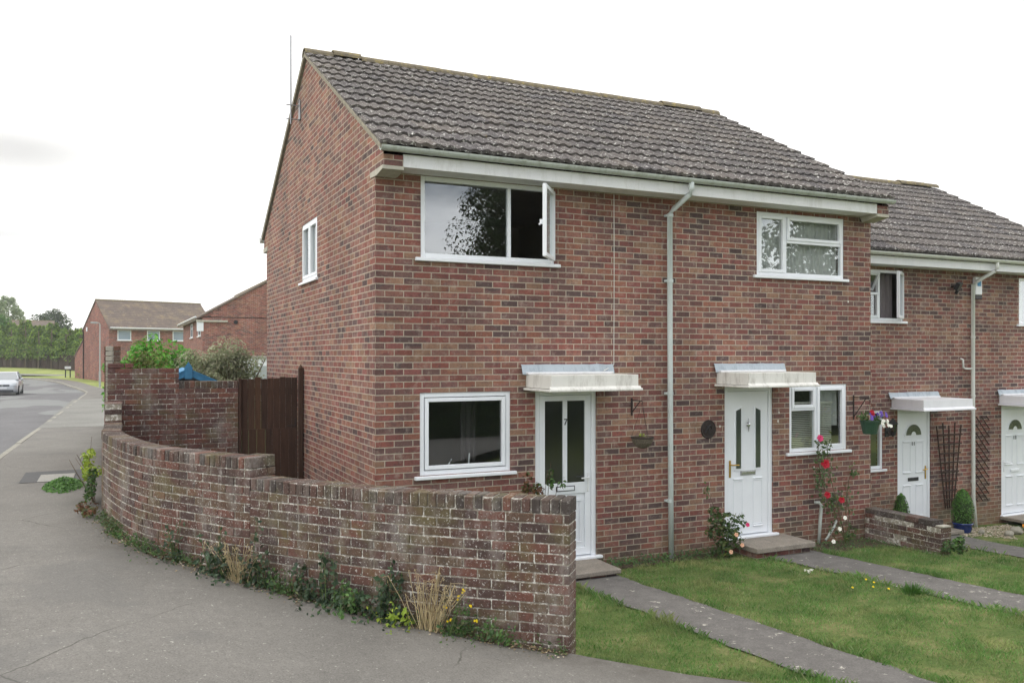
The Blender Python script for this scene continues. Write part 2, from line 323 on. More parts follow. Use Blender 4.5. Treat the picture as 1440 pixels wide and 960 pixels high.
k = n.mix(n.ramp(n.noise(26, 5, .8, n.map(n.obj(), (3, 3, .4))), [(.66, 0.), (.72, .45)]), k, s2l((128, 116, 104)))
n.col(k); n.rough(.8, .3); n.bump(n.noise(30, 4, .6, n.map(n.obj(), (5, 5, .3))), .5, .004); M['gate_wood'] = n.m
simple('fence_wood', (64, 52, 46), .9, .2, .25, 1.2); simple('trellis_wood', (66, 54, 48), .85, .2, .25, 20)
simple('black_paint', (34, 34, 36), .5, .4, .15, 20); simple('iron', (56, 48, 46), .7, .3, .2, 30, metal=.3)
simple('brass', (196, 160, 84), .3, .5, .08, 20, metal=.9); simple('chrome', (190, 192, 194), .25, .5, .06, 20, metal=.9)
simple('sash_shadow', (96, 98, 104), .6, .3, .05, 8); simple('letter_grey', (150, 152, 150), .4, .4, .06, 20)
simple('blue_paint', (72, 138, 180), .6, .3, .14, 12, bump=.2); simple('blue_pot', (30, 48, 104), .15, .6, .15, 12)
simple('wicker', (104, 96, 84), .95, .1, .35, 70, bump=.8); simple('green_pot', (40, 70, 52), .5, .4, .1, 10)
simple('interior_wall', (150, 142, 130), .9, .1, .05, 2); simple('interior_floor', (92, 76, 62), .8, .2, .1, 3)
simple('curtain_net', (200, 200, 198), .9, .1, .06, 6); simple('curtain_grey', (128, 120, 122), .9, .1, .08, 6); simple('blind_slat', (206, 204, 192), .6, .3, .05, 20)
simple('cable_white', (220, 218, 210), .6, .3, .05, 20); simple('ali', (150, 152, 156), .4, .5, .08, 20, metal=.7)
simple('rock', (150, 146, 134), .9, .2, .2, 9, bump=.6); simple('cover_metal', (150, 148, 142), .85, .3, .2, 26, bump=.6)
simple('patch_tar', (92, 92, 92), .9, .2, .12, 30, bump=.5); simple('tyre', (36, 36, 38), .85, .2, .1, 20); simple('car_grey', (66, 68, 74), .5, .4, .06, 5)
simple('white_paint', (220, 222, 226), .5, .4, .05, 3); simple('lamp_grey', (158, 164, 164), .5, .4, .06, 5); simple('playhouse_wall', (120, 128, 130), .7, .3, .1, 8)
n = NT('car_paint'); n.col(s2l((182, 186, 192))); n.rough(.32, .5); n.p.inputs['Metallic'].default_value = .3; n.p.inputs['Coat Weight'].default_value = .6; M['car_paint'] = n.m
n = NT('headlight_glass'); n.col(s2l((214, 220, 226))); n.rough(.1, .8); M['headlight_glass'] = n.m
def glass(name, tint, boost, rough=0.0, base=0.02):
    n = NT(name); n.t.nodes.remove(n.p)
    tr = n.n('BsdfTransparent'); tr.inputs[0].default_value = (*tint, 1)
    gl = n.n('BsdfGlossy'); gl.inputs['Roughness'].default_value = rough; gl.inputs[0].default_value = (.92, .96, 1, 1)
    fr = n.n('LayerWeight'); fr.inputs[0].default_value = .5
    f = n.math('MULTIPLY_ADD', n.math('POWER', fr.outputs['Facing'], 4.0), boost, base, clamp=True)
    b = n.n('Bump'); b.inputs['Strength'].default_value = .008; b.inputs['Distance'].default_value = .02; n.l(n.noise(1.6, 2), b.inputs['Height']); n.l(b.outputs[0], gl.inputs['Normal'])
    ms = n.n('MixShader'); n.l(f, ms.inputs[0]); n.l(tr.outputs[0], ms.inputs[1]); n.l(gl.outputs[0], ms.inputs[2]); n.l(ms.outputs[0], n.o.inputs[0]); M[name] = n.m
glass('window_glass', (.86, .90, .88), .75, .0, .17)
glass('door_glass', (.25, .28, .26), .5, .14, .13)
glass('car_glass', (.10, .13, .14), .6, .03, .45)

# ================================================================== mesh helpers
ORG = {}
class MB:
    def __init__(s): s.v = []; s.f = []; s.uv = []; s.mi = []; s.cur = 0
    def face(s, pts, uv=None):
        b = len(s.v); s.v.extend([tuple(p) for p in pts]); s.f.append(tuple(range(b, b+len(pts)))); s.uv.append(uv); s.mi.append(s.cur)
    def mesh(s, V, F, UV=None):
        b = len(s.v); s.v.extend([tuple(p) for p in V])
        for i, f in enumerate(F): s.f.append(tuple(b+k for k in f)); s.uv.append(UV[i] if UV else None); s.mi.append(s.cur)
    def box(s, x0, x1, y0, y1, z0, z1, mat=None):
        V = [(x, y, z) for z in (z0, z1) for x, y in ((x0, y0), (x1, y0), (x1, y1), (x0, y1))]
        if mat is not None: V = [tuple(mat @ Vector(p)) for p in V]
        s.mesh(V, [(0, 3, 2, 1), (4, 5, 6, 7), (0, 1, 5, 4), (1, 2, 6, 5), (2, 3, 7, 6), (3, 0, 4, 7)])
    def bbox(s, x0, x1, y0, y1, z0, z1, b=.004, mat=None):
        """box with chamfered edges"""
        V = []; idx = {}
        for ix, X in enumerate((x0, x1)):
            for iy, Y in enumerate((y0, y1)):
                for iz, Z in enumerate((z0, z1)):
                    sx, sy, sz = (1 if ix == 0 else -1), (1 if iy == 0 else -1), (1 if iz == 0 else -1)
                    for k, (a, c, d) in enumerate(((0, b, b), (b, 0, b), (b, b, 0))):
                        idx[(ix, iy, iz, k)] = len(V); V.append((X+sx*a, Y+sy*c, Z+sz*d))
        F = []
        g = lambda *a: idx[a]
        for i in (0, 1):
            q = [g(i, 0, 0, 0), g(i, 0, 1, 0), g(i, 1, 1, 0), g(i, 1, 0, 0)]; F.append(q if i == 0 else q[::-1])
            q = [g(0, i, 0, 1), g(1, i, 0, 1), g(1, i, 1, 1), g(0, i, 1, 1)]; F.append(q if i == 0 else q[::-1])
            q = [g(0, 0, i, 2), g(0, 1, i, 2), g(1, 1, i, 2), g(1, 0, i, 2)]; F.append(q if i == 0 else q[::-1])
        for i in (0, 1):
            for j in (0, 1):
                F.append([g(i, j, 0, 0), g(i, j, 1, 0), g(i, j, 1, 1), g(i, j, 0, 1)])
                F.append([g(i, 0, j, 0), g(i, 1, j, 0), g(i, 1, j, 2), g(i, 0, j, 2)])
                F.append([g(0, i, j, 1), g(1, i, j, 1), g(1, i, j, 2), g(0, i, j, 2)])
                for k in (0, 1): F.append([g(i, j, k, 0), g(i, j, k, 1), g(i, j, k, 2)])
        if mat is not None: V = [tuple(mat @ Vector(p)) for p in V]
        s.mesh(V, F)
    def tube(s, pts, r, n=8, cap=True):
        pts = [Vector(p) for p in pts]; rs = r if isinstance(r, (list, tuple)) else [r]*len(pts)
        V = []; F = []
        for i, p in enumerate(pts):
            d = (pts[min(i+1, len(pts)-1)]-pts[max(i-1, 0)]); d = d.normalized() if d.length > 1e-9 else Vector((0, 0, 1))
            a = Vector((0, 0, 1)) if abs(d.z) < .9 else Vector((1, 0, 0))
            u = d.cross(a).normalized(); v = d.cross(u).normalized()
            for k in range(n):
                t = 2*math.pi*k/n; V.append(p+u*math.cos(t)*rs[i]+v*math.sin(t)*rs[i])
        for i in range(len(pts)-1):
            for k in range(n): F.append((i*n+k, i*n+(k+1) % n, (i+1)*n+(k+1) % n, (i+1)*n+k))
        if cap: F.append(tuple(range(n-1, -1, -1))); F.append(tuple((len(pts)-1)*n+k for k in range(n)))
        s.mesh(V, F)
    def lathe(s, prof, c=(0, 0, 0), n=20):
        V = []; F = []
        for r, z in prof:
            for k in range(n):
                t = 2*math.pi*k/n; V.append((c[0]+r*math.cos(t), c[1]+r*math.sin(t), c[2]+z))
        for i in range(len(prof)-1):
            for k in range(n): F.append((i*n+k, i*n+(k+1) % n, (i+1)*n+(k+1) % n, (i+1)*n+k))
        F.append(tuple(range(n-1, -1, -1))); F.append(tuple((len(prof)-1)*n+k for k in range(n)))
        s.mesh(V, F)
    def prism(s, poly, axis, a, b):
        """poly of 2D points extruded along axis 'x','y' or 'z'"""
        def P(p, t): return {'x': (t, p[0], p[1]), 'y': (p[0], t, p[1]), 'z': (p[0], p[1], t)}[axis]
        n_ = len(poly); V = [P(p, a) for p in poly]+[P(p, b) for p in poly]
        F = [tuple(range(n_-1, -1, -1)), tuple(range(n_, 2*n_))]+[(i, (i+1) % n_, n_+(i+1) % n_, n_+i) for i in range(n_)]
        s.mesh(V, F)
    def blob(s, c, rad, seed=0, amp=.15, sub=10):
        V = []; F = []; rx, ry, rz = rad if isinstance(rad, tuple) else (rad,)*3
        for i in range(sub+1):
            ph = math.pi*i/sub
            for k in range(sub*2):
                t = math.pi*k/sub; d = Vector((math.sin(ph)*math.cos(t), math.sin(ph)*math.sin(t), math.cos(ph)))
                q = 1+amp*mnoise.noise(d*1.7+Vector((seed*3.1, seed, 0)))
                V.append((c[0]+d.x*rx*q, c[1]+d.y*ry*q, c[2]+d.z*rz*q))
        m = sub*2
        for i in range(sub):
            for k in range(m): F.append((i*m+k, (i+1)*m+k, (i+1)*m+(k+1) % m, i*m+(k+1) % m))
        s.mesh(V, F)
    def build(s, name, mat, parent=None, smooth=False, label=None):
        me = bpy.data.meshes.new(name); o = ORG.get(parent.name, (0, 0, 0)) if parent else (0, 0, 0)
        V = [(a-o[0], b-o[1], c-o[2]) for a, b, c in s.v]
        me.from_pydata(V, [], s.f); me.update()
        mats = mat if isinstance(mat, (list, tuple)) else [mat]
        for m in mats: me.materials.append(M[m])
        if len(mats) > 1: me.polygons.foreach_set('material_index', s.mi)
        uvl = me.uv_layers.new(name='UVMap'); data = np.zeros(len(me.loops)*2, dtype=np.float32)
        for pi, p in enumerate(me.polygons):
            u = s.uv[pi]
            if u is None:
                nx, ny, nz_ = map(abs, p.normal)
                for k, li in enumerate(p.loop_indices):
                    q = s.v[s.f[pi][k]]
                    if nz_ >= nx and nz_ >= ny: a, b = q[0], q[1]
                    elif nx > ny: a, b = q[1], q[2]
                    else: a, b = q[0], q[2]
                    data[2*li] = a; data[2*li+1] = b
            else:
                for k, li in enumerate(p.loop_indices): data[2*li] = u[k][0]; data[2*li+1] = u[k][1]
        uvl.data.foreach_set('uv', data)
        if smooth: me.polygons.foreach_set('use_smooth', [True]*len(me.polygons))
        ob = bpy.data.objects.new(name, me); COL.objects.link(ob)
        if parent: ob.parent = parent; ORG[ob.name] = o
        if label: ob['label'] = label
        return ob
def thing(name, label, cat, loc=(0, 0, 0), group=None, local=False):
    o = bpy.data.objects.new(name, None); COL.objects.link(o); o.location = loc; o.empty_display_size = .2
    ORG[o.name] = (0, 0, 0) if local else loc
    o['label'] = label; o['category'] = cat
    if group: o['group'] = group
    return o
def tag(o, label=None, cat=None, group=None, kind=None):
    for k, v in (('label', label), ('category', cat), ('group', group), ('kind', kind)):
        if v: o[k] = v
    return o
def centre_origin(o):
    """moves a mesh thing's origin to the base of its mesh"""
    me = o.data; n_ = len(me.vertices); a = np.empty(n_*3, dtype=np.float32); me.vertices.foreach_get('co', a); a = a.reshape(-1, 3)
    c = (a.min(0)+a.max(0))/2; c[2] = a[:, 2].min(); a = a-c; me.vertices.foreach_set('co', a.ravel()); me.update(); o.location = tuple(float(v) for v in c); return o
def text_obj(txt, size, mat, parent, name, loc, face='-y', depth=.003, bold=False):
    cu = bpy.data.curves.new(name, 'FONT'); cu.body = txt; cu.size = size; cu.extrude = depth; cu.align_x = 'CENTER'; cu.align_y = 'CENTER'
    if bold: cu.offset = size*.02
    to = bpy.data.objects.new('tmp', cu); me = bpy.data.meshes.new_from_object(to); bpy.data.objects.remove(to)
    me.materials.clear(); me.materials.append(M[mat])
    ob = bpy.data.objects.new(name, me); COL.objects.link(ob); ob.parent = parent
    o = ORG.get(parent.name, (0, 0, 0)); ob.location = tuple(loc[i]-o[i] for i in range(3)); ob.rotation_euler = (R(90), 0, 0)
    return ob

# ------------------------------------------------------------------ ground heights
def lerp_list(ks, x):
    if x <= ks[0][0]: return ks[0][1]
    for (a, b), (c, d) in zip(ks, ks[1:]):
        if x <= c: return b+(d-b)*(x-a)/(c-a)
    return ks[-1][1]
def G(x, y):      # gardens
    return lerp_list([(-3, .35), (-1, .12), (0, -.03), (1.6, -.15), (4, -.16), (6, -.19), (7.6, -.23), (7.95, -.5), (9, -.55), (12, -.65), (16, -.72)], x)+.04*max(0, min(6, -y))
def S(x, y):      # street side
    return .72-.12*min(max(0, x+2.8), 3.6)-.011*min(max(0, y-1.3), 59)+.02*min(max(0, y-70), 45)
def sstep(a, b, t):
    t = max(0, min(1, (t-a)/(b-a))); return t*t*(3-2*t)
# street-side face of the curved front wall, from the tall wall round to its free end
def catmull(P, k=10):
    P = [Vector(p) for p in P]; Q = [P[0]*2-P[1]]+P+[P[-1]*2-P[-2]]; out_ = []
    for i in range(1, len(Q)-2):
        for j in range(k):
            t = j/k; a, b, c, d = Q[i-1], Q[i], Q[i+1], Q[i+2]
            out_.append(.5*((2*b)+(c-a)*t+(2*a-5*b+4*c-d)*t*t+(3*b-a-3*c+d)*t**3))
    out_.append(P[-1]); return out_
WALL = catmull([(-2.80, 3.98), (-2.805, 2.6), (-2.796, 1.46), (-2.47, -.195), (-1.88, -1.312), (-1.62, -1.70), (-.698, -2.907), (.36, -3.895)], 14)
def wall_side(x, y):
    """signed distance to the wall line: positive = garden side; the line runs on past the free end"""
    best = 1e9; sg = 1
    pts = WALL+[WALL[-1]+(WALL[-1]-WALL[-3]).normalized()*12]
    p = Vector((x, y))
    if y > 3.9: return x+2.8
    for a, b in zip(pts, pts[1:]):
        d = b-a; t = max(0, min(1, (p-a).dot(d)/max(d.length_squared, 1e-9))); q = a+d*t; L = (p-q).length
        if L < best: best = L; sg = 1 if (d.x*(p.y-a.y)-d.y*(p.x-a.x)) > 0 else -1
    return best*sg
def H(x, y):
    d = wall_side(x, y); wd = .1 if (x < .4 and y > -4.0) else .1+.9*sstep(0, 1.2, max(x-.4, -3.95-y))
    t = sstep(-wd+.08, wd+.12, d) if wd > .11 else (1. if d > .1 else 0.)
    g = G(x, y)
    if y > 3.9: g = .35-.005*(y-4)
    if y > 30: t = 1-sstep(30, 40, y)
    return S(x, y)*(1-t)+g*t
def grid_mesh(xs, ys, fz, keep=None):
    mb = MB(); V = [(x, y, fz(x, y)) for y in ys for x in xs]; nx = len(xs); F = []
    for j in range(len(ys)-1):
        for i in range(nx-1):
            if keep is None or keep((xs[i]+xs[i+1])/2, (ys[j]+ys[j+1])/2): F.append((j*nx+i, j*nx+i+1, (j+1)*nx+i+1, (j+1)*nx+i))
    mb.mesh(V, F); return mb
def strip(left, right, fz, off, n_across=4, sub=1):
    """sheet between two polylines with matching points"""
    mb = MB(); V = []; F = []
    for (lx, ly), (rx, ry) in zip(left, right):
        for k in range(n_across+1):
            t = k/n_across; x, y = lx+(rx-lx)*t, ly+(ry-ly)*t; V.append((x, y, fz(x, y)+off))
    m = n_across+1
    for i in range(len(left)-1):
        for k in range(n_across): F.append((i*m+k, i*m+k+1, (i+1)*m+k+1, (i+1)*m+k))
    mb.mesh(V, F); return mb
def ar(a, b, st): n_ = max(1, int(round((b-a)/st))); return [a+(b-a)*i/n_ for i in range(n_+1)]
def resamp(P, step):
    P = [Vector(p) for p in P]; out_ = [P[0]]
    for a, b in zip(P, P[1:]):
        k = max(1, int((b-a).length/step))
        for j in range(1, k+1): out_.append(a+(b-a)*j/k)
    return out_

# base ground: one sheet to the horizon
xs = [-900, -300, -120, -60, -40, -30, -24, -18, -14, -11]+ar(-9, 12, .75)[0:]+[14, 18, 26, 40, 70, 150, 400, 900]
ys = [-600, -200, -80, -40, -25, -18, -14]+ar(-12, 6, .75)+[8, 11, 15, 20, 26, 32, 38, 45, 52, 60, 68, 75, 82, 90, 98, 106, 115, 125, 140, 170, 240, 400, 1200]
def base_z(x, y):
    if y >= 92: return S(x, y)-.02
    return min(S(x, y), G(x, y) if y < 45 else 9)-.30
tag(grid_mesh(xs, ys, base_z).build('ground', 'far_grass'), kind='structure')
# kerb line of the street (far junction turns left)
KERB = [(-4.75, -30), (-4.75, 0), (-4.7, 9.7), (-4.52, 24.3), (-4.4, 36.7), (-4.34, 44), (-4.27, 50.8), (-4.4, 56), (-4.9, 62), (-5.9, 70), (-7.2, 77.5), (-9.3, 84), (-12.6, 88), (-18, 90.5), (-30, 91.5), (-60, 92)]
KP = catmull(KERB, 5)
def road_z(x, y): return S(-4.6, y)-.12
L_ = []
for p in KP: L_.append((min(p.x-.0, p.x), p.y))
mb = MB()
left = [(-11.4-(max(0, p.y-60))*0.0 if p.y < 60 else -11.4-(p.y-60)*.9, min(p.y, 60+(p.y-60)*.55) if p.y > 60 else p.y) for p in KP]
left = [(-11.4, y) if y < 66 else (min(-11.4, -11.4-(i*0)), y) for i, (x, y) in enumerate([(p.x, p.y) for p in KP])]
KA = [p for p in KP if p.y < 57]; KB = KP[len(KA)-1:]
tag(strip([(-11.4, p.y) for p in KA], [(p.x, p.y) for p in KA], road_z, .0, 8).build('road', 'road_mat'), kind='structure')
n_ = len(KB)-1
tag(strip([(-75, KA[-1].y+(92-KA[-1].y)*i/n_) for i in range(n_+1)], [(p.x, p.y) for p in KB], road_z, .0, 8).build('side_road', 'road_mat'), kind='structure')
# far pavement on the other side of the street + its verge
tag(strip([(-13.4, y) for y in ar(-30, 55, 5)], [(-11.55, y) for y in ar(-30, 55, 5)], S, -.005, 2).build('far_pavement', 'pavement_mat'), kind='structure')
tag(strip([(-60, y) for y in ar(-60, 55, 5)], [(-13.4, y) for y in ar(-60, 55, 5)], S, -.02, 4).build('far_verge', 'far_grass'), kind='structure')
# kerb stones (near side)
def kerbline(P, w_, h, drop):
    mb = MB(); P = [Vector((p.x, p.y)) for p in P]
    acc = 0
    Q = resamp(P, .915)
    for a, b in zip(Q, Q[1:]):
        d = (b-a); L = d.length; d.normalize(); nrm = Vector((d.y, -d.x))
        g = .006
        p0 = a+d*g; p1 = b-d*g; dz = random.uniform(-.008, .008)
        V = []
        for p in (p0, p1):
            z = S(-4.6, p.y)+.008+dz
            for o_, zz in ((0, z-h), (0.0, z-.02), (.018, z), (w_, z), (w_, z-h)): q = p+nrm*o_; V.append((q.x, q.y, zz))
        F = [(i, i+1, 5+i+1, 5+i) for i in range(4)]+[(0, 5, 9, 4), (4, 3, 2, 1, 0), (5, 6, 7, 8, 9)]
        mb.mesh(V, F)
    return mb
tag(kerbline([p for p in KP if -28 < p.y < 91 and p.x > -40], .125, .22, 0).build('kerb', 'kerb_stone'), kind='structure')
mb = MB()
for y in ar(-28, 55, .92)[:-1]: mb.box(-11.56, -11.44, y+.006, y+.91, S(-11, y)-.25, S(-11, y)+.005)
tag(mb.build('far_kerb', 'kerb_stone'), kind='structure')
# pavement on our side: from kerb to wall line, widening to the forecourt in front of the curved wall
PL = []; PR = []
for y in ar(-14, 90, .5):
    kx = None
    for a, b in zip(KP, KP[1:]):
        if min(a.y, b.y) <= y <= max(a.y, b.y): kx = a.x+(b.x-a.x)*(y-a.y)/max(1e-6, (b.y-a.y)); break
    if kx is None: kx = -4.75
    if y < -3.9: wx = .36+(-3.9-y)*1.0
    elif y < 3.9:
        wx = -2.8
        for a, b in zip(WALL, WALL[1:]):
            if b.y <= y <= a.y: wx = a.x+(b.x-a.x)*(a.y-y)/max(1e-6, a.y-b.y)
    elif y < 45: wx = -2.8
    else: wx = kx+1.55+max(0, min(1, (y-84)/4))*-1.2
    PL.append((kx+.125, y)); PR.append((wx+.03, y))
pv = tag(strip(PL, PR, lambda x, y: S(x, y), .004, 60).build('pavement', 'pavement_mat'), kind='structure')
at = pv.data.attributes.new('grime', 'FLOAT', 'POINT')
at.data.foreach_set('value', [math.exp(-abs(wall_side(v.co.x, v.co.y))/(.30+.25*mnoise.noise(Vector((v.co.x*1.1, v.co.y*1.1, 4))))) if v.co.y < 30 else 0. for v in pv.data.vertices])
# paler relaid bay in the pavement further up
tag(strip([(-4.55, y) for y in ar(25.5, 40, 1.5)], [(-2.82, y) for y in ar(25.5, 40, 1.5)], S, .009, 3).build('pavement_crossover', 'slab_mat'), kind='structure')
tag(strip([(-4.56, y) for y in ar(17.5, 25.4, 1.5)], [(-2.82, y) for y in ar(17.5, 25.4, 1.5)], S, .009, 3).build('pavement_patch', 'slab_mat'), kind='structure')
# grass verge beside far house + path along the bank
GV = [q for q in PR if q[1] > 41]
tag(strip([(x-.02, y) for x, y in GV], [(14, y) for x, y in GV], S, -.012, 6).build('grass_verge', 'far_grass'), kind='structure')
tag(strip([(-60, 97.5), (-30, 97.5), (-15, 96), (-8, 90)], [(-60, 99.8), (-29, 99.8), (-14, 98.3), (-6, 92)], S, .03, 3).build('far_path', 'slab_mat'), kind='structure')

# ================================================================== lawn / garden ground
def garden_z(x, y): return H(x, y)
gxs = ar(-2.7, 19, .18); gys = ar(-9.6, .1, .18)
def in_garden(x, y): return wall_side(x, y) > .02
tag(grid_mesh(gxs, gys, lambda x, y: garden_z(x, y), in_garden).build('lawn', 'lawn_soil'), kind='structure')
tag(grid_mesh(ar(-2.7, 0.05, .3), ar(.1, 4.0, .3), lambda x, y: G(x, 0) if y < 3.9 else G(x, 0), lambda x, y: wall_side(x, y) > .05).build('side_yard', 'soil'), kind='structure')
tag(grid_mesh(ar(7.79, 19, .3), ar(.1, 1.4, .3), lambda x, y: G(x, 0)+.0).build('front_bed', 'lawn_soil'), kind='structure')
tag(grid_mesh(ar(-2.7, 9, .9), ar(4.0, 40, 1.2), lambda x, y: .35-.005*(y-4)).build('back_garden', 'lawn_soil'), kind='structure')
PATHS = [([(2.13, -.55), (2.16, -1.5), (2.2, -2.9), (2.26, -5), (2.3, -8.5)], [(2.86, -.5), (2.88, -1.5), (2.93, -2.9), (3.0, -5), (3.1, -8.5)]),
         ([(5.22, -.45), (5.3, -1.5), (5.36, -2.9), (5.45, -4.6), (5.6, -8.5)], [(6.12, -.4), (6.16, -1.5), (6.22, -2.9), (6.3, -4.6), (6.5, -8.5)]),
         ([(9.86, .75), (9.88, -.8), (9.9, -2.9), (9.95, -5), (10, -8.5)], [(10.76, .75), (10.8, -.8), (10.84, -2.9), (10.9, -5), (11, -8.5)]),
         ([(12.9, .75), (12.95, -3), (13, -8.5)], [(13.8, .75), (13.8, -3), (13.8, -8.5)])]
def wob_line(P, st, amp, seed):
    Q = resamp(P, st); o_ = []
    for i, p in enumerate(Q):
        a = mnoise.noise(Vector((p.x*1.3+seed, p.y*2.6, seed)))*amp+mnoise.noise(Vector((p.x*1.3+seed, p.y*9, seed)))*amp*.6
        o_.append((p.x+a, p.y))
    return o_
for i, (a, b) in enumerate(PATHS):
    n_ = 60
    def even(P, n_):
        P = [Vector(p) for p in P]; y0, y1 = P[0].y, P[-1].y; o_ = []
        for k in range(n_+1):
            y = y0+(y1-y0)*k/n_
            for p, q in zip(P, P[1:]):
                if q.y-1e-6 <= y <= p.y+1e-6: o_.append((p.x+(q.x-p.x)*(p.y-y)/max(1e-6, p.y-q.y), y)); break
        return o_
    ea, eb = even(a, n_), even(b, n_)
    ea = [(x+mnoise.noise(Vector((i*9, y*3, 1)))*.06+mnoise.noise(Vector((i*9, y*11, 2)))*.035, y) for x, y in ea]; eb = [(x+mnoise.noise(Vector((i*9, y*3, 5)))*.06+mnoise.noise(Vector((i*9, y*11, 7)))*.035, y) for x, y in eb]
    tag(strip(ea, eb, H, .014, 5).build('garden_path', 'path_asphalt'), kind='structure')
def on_path(x, y, m=0.):
    for a, b in PATHS:
        if not (b[-1][1] <= y <= a[0][1]): continue
        la = lerp_list([(-q[1], q[0]) for q in a], -y); lb = lerp_list([(-q[1], q[0]) for q in b], -y)
        if la+m < x < lb-m: return True
    return False

# ================================================================== walls made of single bricks
def arc_table(P):
    P = [Vector(p) for p in P]; s_ = [0]
    for a, b in zip(P, P[1:]): s_.append(s_[-1]+(b-a).length)
    return P, s_
def at_s(P, s_, t):
    t = max(0, min(s_[-1]-1e-6, t))
    for i in range(len(s_)-1):
        if s_[i] <= t <= s_[i+1]:
            k = (t-s_[i])/max(1e-9, s_[i+1]-s_[i]); d = (P[i+1]-P[i]).normalized()
            return P[i]+(P[i+1]-P[i])*k, d
def brick_run(mb, P, s0, s1, z0fn, z1, t, bl=.225, bh=.075, j=.010, jit=.0022, side=1, through=True):
    """stretcher-bond brick boxes along a path; path = outer face, thickness goes to its left/garden side"""
    PP, ss = arc_table(P); nrow = 0; z = z1; row = 0; jit = jit*1.5
    while True:
        top = z; bot = z-bh+j
        off = 0 if row % 2 == 0 else -bl/2
        s = s0+off; done = True
        while s < s1-1e-4:
            a = max(s, s0); b = min(s+bl-j, s1)
            if b-a > .03:
                pm, d = at_s(PP, ss, (a+b)/2)
                if bot > z0fn(pm.x, pm.y)-.12:
                    done = False
                    nrm = Vector((-d.y, d.x))*side; jj = random.uniform(-jit, jit); L = (b-a)/2
                    ang = math.atan2(d.y, d.x)
                    mat = Matrix.Translation((pm.x, pm.y, 0)) @ Matrix.Rotation(ang+random.uniform(-.006, .006), 4, 'Z')
                    y0, y1 = (jj, t+random.uniform(-jit, jit)) if side > 0 else (-t, jj)
                    dz = random.uniform(-.0012, .0012)
                    mb.bbox(-L, L, y0, y1, bot+dz, top+dz, random.uniform(.003, .006), mat)
            s += bl
        z -= bh; row += 1
        if done or row > 60: break
def mortar_core(mb, P, s0, s1, zb, z1, t, inset=.006, side=1):
    PP, ss = arc_table(P); n_ = max(1, int((s1-s0)/.12)); V = []; F = []
    for i in range(n_+1):
        p, d = at_s(PP, ss, s0+(s1-s0)*i/n_)
        if i == 0: p = p+d*inset
        if i == n_: p = p-d*inset
        nrm = Vector((-d.y, d.x))*side
        for o_, z in ((inset, zb), (inset, z1), (t-inset, z1), (t-inset, zb)): q = p+nrm*o_; V.append((q.x, q.y, z))
    for i in range(n_):
        for k in range(4): F.append((i*4+k, i*4+(k+1) % 4, (i+1)*4+(k+1) % 4, (i+1)*4+k))
    F.append((0, 1, 2, 3)); F.append(tuple((n_*4+k) for k in (3, 2, 1, 0)))
    mb.mesh(V, F)
def coping(mb, P, s0, s1, z0, h, t, bw=.065, gap=.010, over=.0, side=1, rough=.004):
    PP, ss = arc_table(P); n_ = int((s1-s0+gap)/(bw+gap)); stp = (s1-s0+gap)/n_
    for i in range(n_):
        a = s0+i*stp; b = a+stp-gap; pm, d = at_s(PP, ss, (a+b)/2); L = (b-a)/2
        mat = Matrix.Translation((pm.x, pm.y, 0)) @ Matrix.Rotation(math.atan2(d.y, d.x)+random.uniform(-.012, .012), 4, 'Z')
        o_ = random.uniform(-rough, rough); dz = random.uniform(-rough, rough)*.7
        y0, y1 = (-over+o_, t+over+o_) if side > 0 else (-t-over+o_, over+o_)
        if random.random() < .16:      # spalled arris
            k = random.uniform(.014, .034); q = random.uniform(.012, .03)
            poly = [(y0, z0), (y0, z0+h-q), (y0+k, z0+h), (y1, z0+h), (y1, z0)]
            V = [tuple(mat @ Vector((sx, yy, zz))) for sx in (-L, L) for yy, zz in poly]
            mb.mesh(V, [(4, 3, 2, 1, 0), (5, 6, 7, 8, 9)]+[(m, (m+1) % 5, 5+(m+1) % 5, 5+m) for m in range(5)])
        else: mb.bbox(-L, L, y0, y1, z0+dz, z0+h+dz, random.uniform(.004, .009), mat)
T = .215
PP, ss = arc_table(WALL); LT = ss[-1]
def s_of(x, y): return min(range(len(PP)), key=lambda i: (PP[i]-Vector((x, y))).length)
sA = ss[s_of(-2.8, 3.3)]; sB = ss[s_of(-1.60, -1.72)]; 
wt = thing('curved_garden_wall', 'long weathered brick wall curving round the pavement corner with upright brick coping', 'wall', (-1.0, -2.6, .5))
mb = MB(); brick_run(mb, WALL, sA, sB, lambda x, y: S(x, y), 1.545, T); brick_run(mb, WALL, sB, LT, lambda x, y: S(x, y)-.15, 1.365, T)
brick_run(mb, WALL, 0.02, sA, lambda x, y: S(x, y), 1.90, T)
mb.build('brickwork', 'wall_brick', wt)
mb = MB(); mortar_core(mb, WALL, sA, sB, .1, 1.549, T); mortar_core(mb, WALL, sB, LT, .0, 1.368, T); mortar_core(mb, WALL, .02, sA, .2, 1.895, T)
mb.build('mortar', 'mortar', wt)
mb = MB(); coping(mb, WALL, sA+.005, sB, 1.552, .103, T); coping(mb, WALL, sB+.01, LT+.002, 1.374, .106, T)
mb.build('coping', 'coping_brick', wt)
mb = MB(); mortar_core(mb, WALL, sA, sB, 1.549, 1.648, T, .010); mortar_core(mb, WALL, sB, LT, 1.369, 1.472, T, .010); mb.build('coping_mortar', 'mortar_dark', wt)
